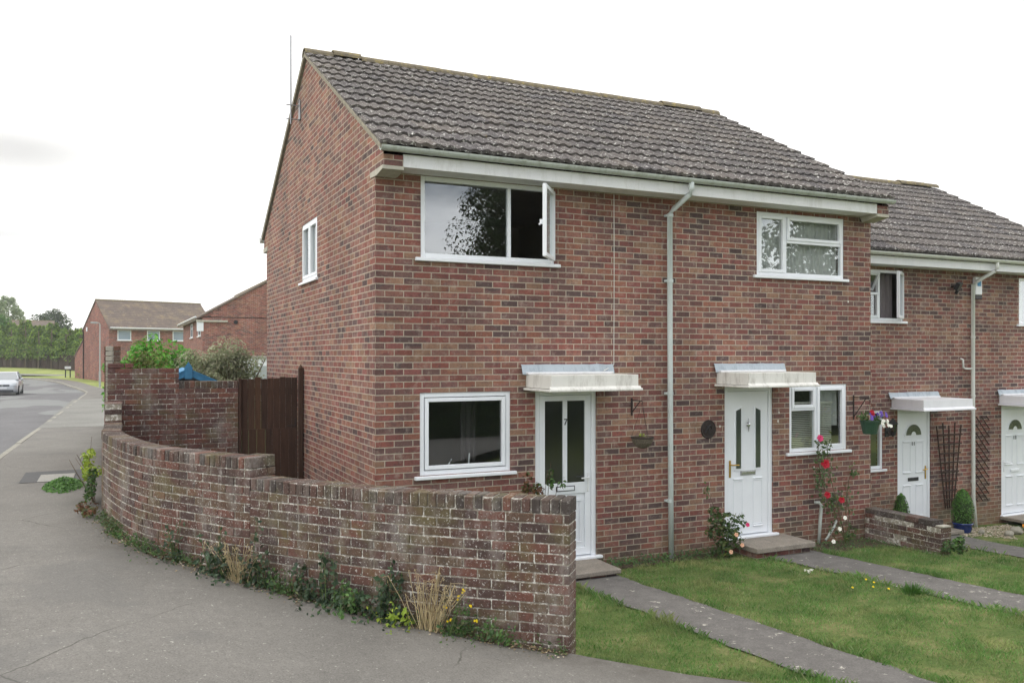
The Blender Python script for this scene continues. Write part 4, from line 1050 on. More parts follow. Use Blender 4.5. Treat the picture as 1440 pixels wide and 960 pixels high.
# ---------------- house 9
h9 = terrace_house(3.891, 7.78, 0, 0, True, 'brick house with a dark round plaque by its white door and roses below the window',
     dict(holes=[(5.555, 7.225, 3.70, 4.60), (4.985, 5.855, 0, 2.12), (6.16, 7.28, 1.15, 2.13)], lifts=lift9, fascia='fascia_paint', gutter='gutter_grey'), right_end=True)
f = window(h9, 'y', 0, 5.555, 7.225, 3.70, 4.60, .01, [(5.60, 6.08, 3.745, 4.555, 's'), (6.125, 7.18, 4.22, 4.555, 's'), (6.125, 7.18, 3.745, 4.18, 'f')], fr=.05, label='upstairs window with net curtains')
curtain(f, 5.58, 6.35, 3.72, 4.6, .12, 'curtain_net', 12); curtain(f, 6.35, 7.2, 3.72, 4.6, .13, 'curtain_net', 10, .015)
f = window(h9, 'y', 0, 6.16, 7.28, 1.15, 2.13, .01, [(6.21, 6.66, 1.79, 2.085, 's'), (6.21, 6.66, 1.195, 1.75, 'f'), (6.705, 7.235, 1.195, 2.085, 's')], fr=.05, label='downstairs window with a venetian blind')
blind(f, 6.2, 7.1, 1.2, 1.84, .125)
curtain(f, 6.72, 7.25, 1.5, 2.12, .17, 'curtain_net', 6)
pvc_door(h9, 4.985, 5.855, .03, 2.12, .02, 'twin', None, 'l', True)
canopy(h9, 4.83, 6.02, 0, 2.13, 'canopy_paint', flash=(4.79, 6.05, 2.325, 2.445))
mb = MB(); mb.bbox(5.02, 6.05, -.62, -.005, -.075, -.005, .008); sp_ = mb.build('doorstep', 'step_concrete', h9); mb = MB(); mb.box(5.06, 6.0, -.56, -.01, -.35, -.076); mb.build('step_base', 'low_brick', sp_)
mb = MB(); mb.lathe([(.001, 0), (.125, 0), (.13, .008), (.12, .016), (.105, .010), (.04, .014), (.001, .014)], n=28); mb.v = [(4.70+a, -.001-c, 1.545+b) for a, b, c in mb.v]; pq = mb.build('plaque', 'iron', h9)
mb = MB(); mb.tube([(4.64, -.014, 1.50), (4.68, -.02, 1.57), (4.73, -.018, 1.60), (4.76, -.014, 1.54)], .010, 6); mb.tube([(4.66, -.014, 1.60), (4.70, -.018, 1.54), (4.71, -.014, 1.47)], .008, 6); mb.build('plaque_relief', 'black_paint', pq)
mb = MB(); mb.tube([(4.13, -.385, 4.83), (4.13, -.385, 4.72), (4.12, -.36, 4.66), (4.04, -.12, 4.50), (4.02, -.06, 4.44), (4.022, -.06, 3), (4.03, -.062, 1.2), (4.036, -.07, -.15)], .036, 12)
dp = mb.build('downpipe', 'pipe_grey', h9, smooth=True)
for z in (3.55, 2.05, .62, 4.42): mb = MB(); mb.tube([(4.025, -.06, z-.02), (4.025, -.06, z+.02)], .043, 12); mb.bbox(3.965, 4.085, -.05, -.002, z-.015, z+.015, .003); mb.build('pipe_clip', 'pipe_grey', dp)
mb = MB(); mb.tube([(6.62, -.02, .40), (6.66, -.07, .405), (6.70, -.075, .36), (6.67, -.08, .1), (6.64, -.085, -.2)], .024, 8); mb.build('waste_pipe', 'gutter_grey', h9, smooth=True)
mb = MB(); mb.tube([(7.05, -.02, .10), (6.95, -.08, .03), (6.72, -.14, -.14)], .018, 8); mb.build('overflow_pipe', 'gutter_grey', h9, smooth=True)
# mortar repair dabs
mb = MB()
for (x, z) in ((6.62, .90), (5.95, 1.72), (4.89, 1.56), (7.3, 3.35), (5.93, 1.60)): mb = MB(); mb.bbox(x, x+.022, -.006, -.001, z, z+.03, .002); mb.build('wall_plug', 'cable_white', h9)
# ---------------- houses 11 and 13, set back and lower
SX, SY, SZ = 7.84, 1.38, -.53
def sh(h): return [(a+SX, b+SX, c, d) for a, b, c, d in h]
h11 = terrace_house(SX-.06, SX+3.89, SY, SZ, False, 'set-back brick house with door numbered 11 and a black wall lantern',
     dict(holes=sh([(.60, 2.28, 3.70, 4.60), (.62, 1.77, 1.09, 2.12), (2.14, 3.0, .0, 2.12)]), lifts=lambda k, x, x1: 0, fascia='canopy_clean', gutter='gutter_white'))
f = window(h11, 'y', SY, SX+.60, SX+2.28, SZ+3.70, SZ+4.60, .01, [(SX+.65, SX+1.15, SZ+3.75, SZ+4.55, 's'), (SX+1.19, SX+1.68, SZ+3.75, SZ+4.2, 's'), (SX+1.72, SX+2.23, SZ+3.75, SZ+4.55, 'o')], fr=.05, label='upstairs window with an open casement and a tilted top light')
open_sash(f, SX+2.25, SY-.01, SZ+3.74, SZ+4.56, .52, R(32), handle=False)
mb = MB(); mt = Matrix.Translation((SX+1.2, SY-.005, SZ+4.55)) @ Matrix.Rotation(R(28), 4, 'X')
for q in ((0, .045, -.34, 0), (.44, .485, -.34, 0), (.046, .439, -.045, 0), (.046, .439, -.34, -.295)): mb.bbox(q[0], q[1], -.03, .0, q[2], q[3], .004, mt)
ts = mb.build('top_light', 'upvc', f); mb = MB(); mb.face([tuple(mt @ Vector(p)) for p in ((.03, -.012, -.31), (.45, -.012, -.31), (.45, -.012, -.03), (.03, -.012, -.03))]); mb.build('pane', 'window_glass', ts)
curtain(f, SX+1.4, SX+2.24, SZ+3.7, SZ+4.6, SY+.2, 'curtain_grey', 9)
f = window(h11, 'y', SY, SX+.62, SX+1.77, SZ+1.09, SZ+2.12, .01, [(SX+.67, SX+1.15, SZ+1.14, SZ+2.07, 's'), (SX+1.19, SX+1.72, SZ+1.14, SZ+2.07, 'f')], fr=.05)
pvc_door(h11, SX+2.14, SX+3.0, SZ+.02, SZ+2.12, SY+.02, 'fan', '11', 'r', True)
canopy(h11, SX+1.97, SX+3.24, SY, SZ+2.13, 'canopy_clean', flash=(SX+1.9, SX+3.17, SZ+2.325, SZ+2.43))
mb = MB(); mb.bbox(SX+2.0, SX+3.1, SY-.6, SY-.005, SZ-.06, SZ-.0, .008); mb.build('doorstep', 'step_concrete', h11)
# lantern
lx, ly, lz = 9.70, SY-.14, 1.22
mb = MB(); mb.lathe([(.001, .24), (.02, .22), (.085, .15), (.09, .14), (.075, .135)], (lx, ly, lz), 6); mb.lathe([(.055, -.02), (.06, 0), (.05, -.05), (.001, -.09)], (lx, ly, lz), 6)
for k in range(6): t = 2*math.pi*k/6; mb.tube([(lx+.055*math.cos(t), ly+.055*math.sin(t), lz-.01), (lx+.072*math.cos(t), ly+.072*math.sin(t), lz+.14)], .006, 4)
mb.tube([(lx, SY-.005, lz+.0), (lx, SY-.06, lz-.06), (lx, ly, lz-.07)], .012, 6); mb.bbox(lx-.045, lx+.045, SY-.02, SY-.001, lz-.10, lz+.06, .004)
lt = mb.build('wall_lantern', 'black_paint', h11); mb = MB(); mb.lathe([(.05, 0), (.066, .13)], (lx, ly, lz), 6); mb.build('lantern_glass', 'door_glass', lt)
h13 = terrace_house(SX+3.891, SX+7.78, SY, SZ, True, 'brick house at the right edge with an alarm box under its eaves',
     dict(holes=sh([(5.47, 7.20, 3.70, 4.60), (4.95, 5.82, 0, 2.12), (6.16, 7.28, 1.15, 2.13)]), lifts=lambda k, x, x1: .04 if .4 < x1-x < 1.4 else 0, fascia='canopy_clean', gutter='gutter_white'), right_end=True)
f = window(h13, 'y', SY, SX+5.47, SX+7.20, SZ+3.70, SZ+4.60, .01, [(SX+5.52, SX+6.05, SZ+3.75, SZ+4.55, 'f'), (SX+6.1, SX+7.15, SZ+3.75, SZ+4.55, 'f')], fr=.05)
curtain(f, SX+5.5, SX+7.1, SZ+3.7, SZ+4.6, SY+.2, 'curtain_net', 14)
window(h13, 'y', SY, SX+6.16, SX+7.28, SZ+1.15, SZ+2.13, .01, [(SX+6.21, SX+6.66, SZ+1.2, SZ+2.08, 's'), (SX+6.7, SX+7.23, SZ+1.2, SZ+2.08, 'f')], fr=.05)
pvc_door(h13, SX+4.95, SX+5.82, SZ+.02, SZ+2.12, SY+.02, 'fan', '13', 'l')
canopy(h13, SX+4.87, SX+6.1, SY, SZ+2.13, 'canopy_clean', flash=(SX+4.82, SX+6.05, SZ+2.325, SZ+2.43))
mb = MB(); mb.bbox(SX+4.9, SX+5.9, SY-.6, SY-.005, SZ-.06, SZ-.0, .008); mb.build('doorstep', 'step_concrete', h13)
px_ = 11.90
mb = MB(); mb.tube([(px_+.22, SY-.385, SZ+4.83), (px_+.22, SY-.385, SZ+4.70), (px_+.20, SY-.35, SZ+4.65), (px_+.02, SY-.12, SZ+4.47), (px_, SY-.06, SZ+4.41), (px_, SY-.06, 2), (px_+.01, SY-.06, -.1), (px_+.03, SY-.1, -.72)], .034, 12); dp = mb.build('downpipe', 'gutter_white', h13, smooth=True)
for z in (2.9, 1.8, .2): mb = MB(); mb.tube([(px_, SY-.06, z-.02), (px_, SY-.06, z+.02)], .041, 12); mb.build('pipe_clip', 'gutter_white', dp)
mb = MB(); mb.tube([(11.60, SY-.02, 2.50), (11.62, SY-.06, 2.48), (11.63, SY-.06, 2.34), (11.68, SY-.06, 2.31), (11.88, SY-.06, 2.31)], .018, 8); mb.build('overflow_pipe', 'gutter_white', h13, smooth=True)
mb = MB(); mb.bbox(11.96, 12.14, SY-.075, SY-.002, 3.70, 4.03, .008); ab = mb.build('alarm_box', 'upvc_old', h13); mb = MB(); mb.bbox(11.955, 12.145, SY-.07, SY-.004, 3.62, 3.698, .006); mb.build('alarm_base', 'black_paint', ab)
mb = MB(); mb.bbox(12.0, 12.1, SY-.079, SY-.0755, 3.86, 3.96, .001); mb.build('alarm_badge', 'blue_paint', ab)
mb = MB(); mb.tube([(11.38, SY-.005, 3.83), (11.38, SY-.08, 3.83)], .02, 6); mt = Matrix.Translation((11.40, SY-.14, 3.83)) @ Matrix.Rotation(R(30), 4, 'X') @ Matrix.Rotation(R(20), 4, 'Z'); mb.bbox(-.085, .085, -.03, .05, -.07, .07, .01, mt); mb.bbox(-.03, .03, -.04, .01, -.15, -.08, .006, mt); mb.build('floodlight', 'black_paint', h11)

# low boundary wall between 9 and 11
lw = thing('low_garden_wall', 'low crumbling brick wall running out from the house fronts beside the red roses', 'wall', (7.7, -.7, -.3))
mb = MB(); LP = [(7.62, -1.34), (7.62, -.02)]
brick_run(mb, LP, .0, 1.3, lambda x, y: -.42, .175, T, jit=.006, side=-1); mb.build('brickwork', 'wall_brick', lw)
mb = MB(); mortar_core(mb, LP, .0, 1.31, -.6, .17, T, side=-1); mb.build('mortar', 'mortar', lw)
mb = MB(); coping(mb, LP, .13, 1.3, .18, .075, T, bw=.20, side=-1, rough=.008); mb.build('coping', 'coping_brick', lw)
mb = MB(); mb.bbox(7.64, 7.82, -1.35, -1.24, .178, .20, .004); mb.build('coping_bed', 'pale_brick', lw)

# ================================================================== foliage tools
def leaf_quads(mb, c, n_hat, size, rnd, asp=.55, fold=.25):
    n_ = n_hat.normalized(); a = Vector((rnd.gauss(0, 1), rnd.gauss(0, 1), rnd.gauss(0, 1))); u = n_.cross(a)
    if u.length < 1e-4: u = Vector((1, 0, 0))
    u.normalize(); v = n_.cross(u); L = size*rnd.uniform(.7, 1.3); w_ = L*asp; c = Vector(c)
    tip = c+u*L*.5; base = c-u*L*.5; l = c+v*w_*.5+n_*fold*w_*.4; r_ = c-v*w_*.5+n_*fold*w_*.4
    mb.mesh([base, r_, tip, l], [(0, 1, 2), (0, 2, 3)])
def cloud(mb, c, rad, n_leaf, size, rnd, clumps=10, cs=.42, asp=.55, top=0.0, low=-1):
    """leaf faces gathered in clumps through an uneven ellipsoid"""
    c = Vector(c); cl = []
    for _ in range(clumps):
        d = Vector((rnd.gauss(0, 1), rnd.gauss(0, 1), rnd.gauss(0, 1))).normalized(); r_ = rnd.uniform(.35, .95)
        if d.z < low: d.z = -d.z
        cl.append((Vector((d.x*rad[0]*r_, d.y*rad[1]*r_, d.z*rad[2]*r_)), rnd.uniform(.7, 1.2)*cs))
    for i in range(n_leaf):
        p, k = cl[rnd.randrange(len(cl))]
        d = Vector((rnd.gauss(0, 1), rnd.gauss(0, 1), rnd.gauss(0, 1))).normalized(); q = rnd.uniform(.45, 1.05)**.6
        o = Vector((d.x*rad[0], d.y*rad[1], d.z*rad[2]))*k*q
        leaf_quads(mb, c+p+o, d+Vector((0, 0, .5))+Vector((rnd.gauss(0, .5), rnd.gauss(0, .5), rnd.gauss(0, .4))), size, rnd, asp)
def limbs(mb, base, top, r0, n_b, spread, rnd):
    base, top = Vector(base), Vector(top); m_ = (base+top)/2+Vector((rnd.uniform(-.1, .1), rnd.uniform(-.1, .1), 0))*spread
    mb.tube([base, m_, top], [r0, r0*.7, r0*.35], 8)
    for i in range(n_b):
        t = rnd.uniform(.35, .95); p = base+(top-base)*t; a = rnd.uniform(0, 6.28); e = p+Vector((math.cos(a)*spread, math.sin(a)*spread, spread*rnd.uniform(.2, .9)))
        mb.tube([p, (p+e)/2+Vector((0, 0, .08*spread)), e], [r0*.4, r0*.25, r0*.08], 6)
def tree(name, label, cat, base, h, rad, cz, mat, n_leaf, size, seed, clumps=26, group=None, cs=.36, r0=.18):
    rnd = random.Random(seed); t = thing(name, label, cat, base, group)
    mb = MB(); limbs(mb, base, (base[0], base[1], base[2]+h*.8), r0, 9, rad[0]*.7, rnd); mb.build('trunk', 'bark', t)
    mb = MB(); cloud(mb, (base[0], base[1], base[2]+cz), rad, n_leaf, size, rnd, clumps, cs); mb.build('crown', mat, t); return t
def stems(mb, base, tips, r=.004, bow=.1, rnd=random):
    for t_ in tips:
        b, e = Vector(base)+Vector((rnd.uniform(-.02, .02), rnd.uniform(-.02, .02), 0)), Vector(t_)
        mid = (b+e)/2+Vector((rnd.uniform(-bow, bow), rnd.uniform(-bow, bow), rnd.uniform(0, bow))); mb.tube([b, mid, e], [r, r*.8, r*.4], 5)
def flower(mb, c, r, rnd, dirn=(-.3, -1, .3)):
    c = Vector(c); dn = Vector(dirn).normalized()
    for ring, (k, rr, tl) in enumerate(((5, 1, .25), (5, .72, .7), (4, .42, 1.3))):
        for i in range(k):
            a = 2*math.pi*(i/k)+ring*.5+rnd.uniform(-.15, .15); u = dn.cross(Vector((0, 0, 1))).normalized(); v = dn.cross(u)
            d = u*math.cos(a)+v*math.sin(a); e = c+d*r*rr+dn*r*.35*tl; s_ = d.cross(dn)*r*rr*.55
            mb.mesh([c, c+d*r*rr*.6+s_+dn*r*.15, e, c+d*r*rr*.6-s_+dn*r*.15], [(0, 1, 2, 3)])

# ---- climbing red rose beside the downstairs window of 9
rnd = random.Random(5)
t = thing('climbing_rose', 'leggy climbing rose with three crimson blooms and one pink, under the blind-covered window', 'rose', (7.0, -.22, -.2))
base = (7.02, -.24, -.2)
canes = [[(7.02, -.24, -.2), (6.86, -.16, .3), (6.66, -.10, .75), (6.62, -.09, 1.15), (6.60, -.12, 1.38)], [(7.02, -.24, -.2), (6.92, -.18, .35), (6.80, -.1, .9), (6.78, -.12, 1.25)], [(7.02, -.24, -.2), (7.1, -.16, .3), (7.22, -.1, .7), (7.3, -.09, .86)],
         [(7.02, -.24, -.2), (6.9, -.28, .1), (6.75, -.3, .42)], [(7.02, -.24, -.2), (7.12, -.2, .2), (7.1, -.15, .62)]]
mb = MB()
for c in canes: mb.tube(c, [.008]+[.006]*(len(c)-2)+[.003], 5)
mb.build('stem', 'stem_brown', t)
mb = MB()
for (x, z, n_, r_) in ((6.62, 1.30, 16, .07), (6.73, 1.22, 26, .10), (6.66, 1.08, 30, .12), (6.63, .84, 34, .13), (6.78, .9, 20, .12), (6.60, .66, 26, .1), (6.82, .70, 16, .1), (7.29, .80, 26, .07), (6.92, .42, 40, .13), (6.85, .28, 30, .14), (7.15, .5, 14, .12), (7.2, .3, 12, .1), (6.7, .45, 16, .1)):
    for _ in range(int(n_*1.3)): leaf_quads(mb, (x+rnd.gauss(0, r_*.6), -.13+rnd.gauss(0, .035), z+rnd.gauss(0, r_*.6)), Vector((rnd.gauss(0, .6), -1, rnd.gauss(0, .6)+.4)), .055, rnd, .6)
mb.build('foliage', 'leaf_rose', t)
for (x, z, r_, m_) in ((6.66, .985, .075, 'petal_red'), (6.70, .36+.17, .055, 'petal_red'), (6.98, .44, .055, 'petal_red'), (6.56, 1.36, .055, 'petal_pink')):
    mb = MB(); flower(mb, (x, -.19, z), r_, rnd); mb.build('bloom', m_, t)
# ---- small white-flowered rose
t = thing('white_rose_bush', 'small bush with three white blooms in front of the crimson climbing rose', 'rose', (6.78, -.42, -.18))
mb = MB(); stems(mb, (6.85, -.42, -.2), [(6.74, -.4, .27), (6.64, -.42, .1), (6.52, -.45, -.02), (6.95, -.4, .2), (6.8, -.5, .1)], .004, .04, rnd); mb.build('stem', 'stem_green', t)
mb = MB(); cloud(mb, (6.78, -.44, .02), (.26, .12, .2), 120, .05, rnd, 8, .5); mb.build('foliage', 'leaf_rose', t)
for p in ((6.72, -.5, .25), (6.62, -.5, .10), (6.48, -.52, -.06)): mb = MB(); flower(mb, p, .034, rnd); mb.build('bloom', 'petal_white', t)
# ---- peach rose left of door 9
t = thing('peach_rose_bush', 'leafy rose bush with peach blooms, left of the door with two slim glass strips', 'rose', (4.75, -.35, -.14))
mb = MB(); stems(mb, (4.72, -.33, -.16), [(4.5, -.2, .80), (4.55, -.25, .55), (4.95, -.35, .42), (5.02, -.4, .1), (4.66, -.3, .5), (4.85, -.4, .45), (4.45, -.3, .3)], .006, .06, rnd); mb.build('stem', 'stem_brown', t)
mb = MB(); cloud(mb, (4.72, -.35, .12), (.30, .2, .34), 620, .06, rnd, 22, .34); cloud(mb, (4.52, -.22, .74), (.06, .05, .08), 30, .045, rnd, 4, .6); cloud(mb, (4.62, -.3, .42), (.2, .12, .12), 130, .055, rnd, 6, .5); cloud(mb, (4.92, -.38, .35), (.16, .1, .1), 70, .055, rnd, 5, .5); mb.build('foliage', 'leaf_rose', t)
for p, m_ in (((4.72, -.56, .20), 'petal_peach'), ((4.80, -.58, .06), 'petal_peach'), ((4.96, -.5, .30), 'petal_pink'), ((4.64, -.55, -.02), 'petal_peach')): mb = MB(); flower(mb, p, .032, rnd); mb.build('bloom', m_, t)
# ---- reddish shrub beside door 7
t = thing('door_side_shrub', 'straggly reddish and green shrub beside the door numbered 7', 'shrub', (1.86, -.4, -.1))
mb = MB(); stems(mb, (1.85, -.4, -.1), [(2.02, -.45, 1.28), (1.8, -.4, 1.1), (1.95, -.5, 1.2), (1.7, -.4, 1.0), (2.1, -.5, 1.05)], .006, .06, rnd); mb.build('stem', 'stem_brown', t)
mb = MB(); cloud(mb, (1.76, -.42, .98), (.15, .1, .17), 200, .055, rnd, 8, .45); cloud(mb, (1.84, -.42, .35), (.2, .15, .3), 160, .055, rnd, 8, .45); mb.build('foliage', 'leaf_red', t)
mb = MB(); cloud(mb, (2.0, -.46, 1.12), (.06, .06, .16), 55, .055, rnd, 7, .5); cloud(mb, (2.12, -.5, 1.04), (.08, .05, .06), 16, .05, rnd, 3, .6); mb.build('new_leaves', 'leaf_weed', t)

# ---- hanging baskets
def bracket(parent, x, y, z, L=.24, h=.2):
    mb = MB(); mb.bbox(x-.012, x+.012, y-.012, y-.002, z-h, z+.03, .002); mb.tube([(x, y-.01, z), (x, y-L, z)], .007, 6); mb.tube([(x, y-.01, z-h+.04), (x, y-L*.8, z-.01)], .006, 6)
    mb.tube([(x, y-L, z), (x, y-L-.02, z-.015), (x, y-L-.01, z-.035), (x, y-L+.01, z-.03)], .005, 6); return mb.build('basket_bracket', 'iron', parent)
bracket(h7, 3.455, 0, 1.97); bracket(h9, 7.42, 0, 1.93, .30, .34)
t = thing('hanging_basket', 'nearly bare wicker basket hanging between the number 7 door and the drainpipe', 'hanging basket', (3.455, -.25, 1.36), 'hanging baskets')
mb = MB(); mb.lathe([(.03, 0), (.085, .02), (.125, .07), (.145, .135), (.135, .14), (.11, .12)], (3.455, -.25, 1.365), 18); bk = mb.build('basket', 'wicker', t)
mb = MB(); mb.lathe([(.148, 0), (.152, .008), (.148, .016), (.142, .008)], (3.455, -.25, 1.495), 18); mb.build('rim', 'iron', bk)
mb = MB()
for k in range(3): a = 2.1*k+.4; mb.tube([(3.455+.14*math.cos(a), -.25+.14*math.sin(a), 1.50), (3.455, -.25, 1.94)], .0022, 4)
mb.build('chain', 'iron', t)
mb = MB(); mb.blob((3.455, -.25, 1.485), (.125, .125, .035), 2, .3, 7); mb.build('soil', 'soil', t)
mb = MB(); cloud(mb, (3.46, -.25, 1.53), (.07, .06, .03), 26, .035, rnd, 5, .6); mb.build('foliage', 'leaf_yellow', t)
t = thing('hanging_basket', 'green hanging pot full of purple, crimson and white flowers', 'hanging basket', (7.42, -.31, 1.42), 'hanging baskets')
bx, by, bz = 7.42, -.31, 1.40
mb = MB(); mb.lathe([(.095, 0), (.10, .01), (.135, .17), (.145, .18), (.145, .2), (.12, .2)], (bx, by, bz), 20); mb.build('pot', 'green_pot', t)
mb = MB(); 
for k in range(3): a = 2.1*k+.9; mb.tube([(bx+.14*math.cos(a), by+.14*math.sin(a), bz+.2), (bx, by, bz+.5)], .0022, 4)
mb.build('chain', 'iron', t)
mb = MB(); cloud(mb, (bx, by, bz+.24), (.19, .17, .08), 200, .04, rnd, 12, .4); cloud(mb, (bx+.12, by-.1, bz+.18), (.1, .08, .06), 50, .04, rnd, 5, .5); mb.build('foliage', 'leaf_weed', t)
for m_, pts in (('petal_purple', [(-.16, .24), (-.1, .3), (-.04, .27), (.06, .32), (.12, .3), (.15, .27), (.02, .3), (-.13, .27), (.09, .27), (.18, .3)]), ('petal_red', [(-.12, .34), (-.06, .33), (-.09, .30)]), ('petal_white', [(.1, .2), (.15, .16), (.19, .13), (.13, .12), (.2, .17), (.07, .16), (.17, .2), (.23, .12)])):
    for dx, dz_ in pts: mb = MB(); flower(mb, (bx+dx, by-.14+rnd.uniform(-.04, .04), bz+dz_), .03, rnd, (rnd.uniform(-.8, .2), -1, .5)); mb.build('bloom', m_, t)

# ---- topiary, pot, trellises by 11 and 13
def topiary(x, y, z, r, h, label, seed):
    rnd = random.Random(seed); t = thing('topiary_bush', label, 'shrub', (x, y, z), 'clipped evergreen bushes')
    mb = MB(); V = []
    mb.lathe([(r*.55, 0), (r*.8, h*.15), (r*.82, h*.4), (r*.66, h*.7), (r*.3, h*.93), (.01, h*.97)], (x, y, z), 14); mb.build('stem', 'leaf_dark', t)
    mb = MB()
    for _ in range(int(1500*r/.18)):
        s_ = rnd.random(); a = rnd.uniform(0, 6.28); rr = r*lerp_list([(0, .7), (.15, .98), (.4, 1.0), (.7, .82), (.93, .4), (1, .05)], s_)*rnd.uniform(.9, 1.04)
        leaf_quads(mb, (x+rr*math.cos(a), y+rr*math.sin(a), z+s_*h), Vector((math.cos(a), math.sin(a), .4))+Vector((rnd.gauss(0, .4), rnd.gauss(0, .4), rnd.gauss(0, .4))), .03, rnd, .6)
    mb.build('foliage', 'leaf_topiary', t); return t
topiary(9.62, 1.0, -.56, .15, .74, 'small clipped conical bush half hidden behind the low wall by door 11', 3)
topiary(11.12, .95, -.46, .185, .62, 'taller clipped domed bush growing out of the glazed blue pot', 4)
mb = MB(); mb.lathe([(.10, 0), (.12, .02), (.155, .12), (.16, .19), (.175, .2), (.175, .225), (.15, .225), (.145, .19)], (11.12, .95, -.66), 22)
tag(centre_origin(mb.build('plant_pot', 'blue_pot', smooth=True)), 'glazed cobalt blue pot holding the taller clipped bush', 'plant pot')
t = thing('fan_trellis', 'dark fan-shaped wooden trellis leaning on the wall right of door 11', 'trellis', (11.28, SY-.05, -.2), 'garden trellises')
mb = MB()
for k in range(5): u = (k-2)/2; mb.tube([(11.27+u*.11, SY-.05, -.25), (11.27+u*.33, SY-.035, 1.27+(.05 if k % 2 else 0))], .015, 4)
mb.build('upright', 'trellis_wood', t)
mb = MB()
for k in range(8): z = 1.10-k*.17; hw = .11+.22*((z+.25)/1.5); mb.bbox(11.27-hw-.03, 11.27+hw+.03, SY-.068, SY-.054, z-.013, z+.013, .002)
mb.build('crossbar', 'trellis_wood', t)
t = thing('lattice_trellis', 'narrow dark diamond lattice trellis between the white drainpipe and door 13', 'trellis', (12.2, SY-.04, -.2), 'garden trellises')
mb = MB(); x0, x1, z0, z1 = 12.03, 12.40, -.2, 1.42
for dr, yy in ((1, -.035), (-1, -.022)):
    q = -2.0
    while q < 3.6:
        pts = []
        for i in range(60):
            x = x0+(x1-x0)*i/59; z = q+dr*(x-x0)*1.05
            if z0 <= z <= z1: pts.append((x, SY+yy, z))
        if len(pts) > 4: mb.tube([pts[0], pts[-1]], .012 if dr == -1 else .005, 4)
        q += .155 if dr == -1 else .46
mb.build('lath', 'trellis_wood', t)
# gravel bed, stones, marigolds by 13
rnd = random.Random(9)
mb = MB()
for _ in range(1500):
    x, y = rnd.uniform(10.85, 12.7), rnd.uniform(.15, 1.2)
    if y < .15+.45*abs(math.sin(x*3)): continue
    r_ = rnd.uniform(.010, .022); mb.blob((x, y, G(x, 0)+.006), (r_, r_*.8, r_*.6), rnd.random()*9, .3, 3)
tag(mb.build('gravel', 'gravel'), label='pale pebble gravel bed by the blue pot', cat='gravel', kind='stuff')
for i, (x, y, r_, lb) in enumerate(((12.0, .55, .11, 'rounded pale grey stone resting right of the gravel bed'), (11.62, .42, .085, 'smaller grey stone at the front of the gravel bed'), (11.35, .75, .06, 'little stone close to the blue pot'))):
    mb = MB(); mb.blob((x, y, G(x, 0)+r_*.5), (r_, r_*.8, r_*.75), i+2, .35, 9); tag(centre_origin(mb.build('garden_stone', 'rock', smooth=True)), lb, 'stone', 'garden stones')
t = thing('marigold_plant', 'low clump of orange marigolds by the edge of the gravel bed', 'flowers', (12.35, .7, -.66))
mb = MB(); cloud(mb, (12.35, .7, -.60), (.16, .1, .05), 90, .04, rnd, 8, .5); mb.build('foliage', 'leaf_weed', t)
mb = MB()
for k in range(7): mb = MB(); flower(mb, (12.28+.03*k, .6+rnd.uniform(-.03, .03), -.55+rnd.uniform(-.01, .02)), .035, rnd, (-.3, -1, .8)); mb.build('bloom', 'petal_orange', t)
t = thing('bedding_plant', 'leafy bedding plant with white and yellow flowers below door 13', 'flowers', (12.8, .6, -.67))
mb = MB(); cloud(mb, (12.8, .6, -.53), (.22, .14, .11), 240, .045, rnd, 12, .45); mb.build('foliage', 'leaf_rose', t)
for dx, z in ((.1, -.45), (-.05, -.52), (.18, -.55)): mb = MB(); flower(mb, (12.75+dx, .46, z), .03, rnd); mb.build('bloom', 'petal_white', t)
# fern-like weed at end of low wall
t = thing('wall_weed', 'bushy bright green weed at the free end of the low brick wall', 'weed', (7.75, -1.5, -.2), 'weeds against the walls')
mb = MB(); cloud(mb, (7.72, -1.47, -.05), (.2, .13, .13), 420, .05, rnd, 18, .4); mb.build('foliage', 'leaf_weed', t)

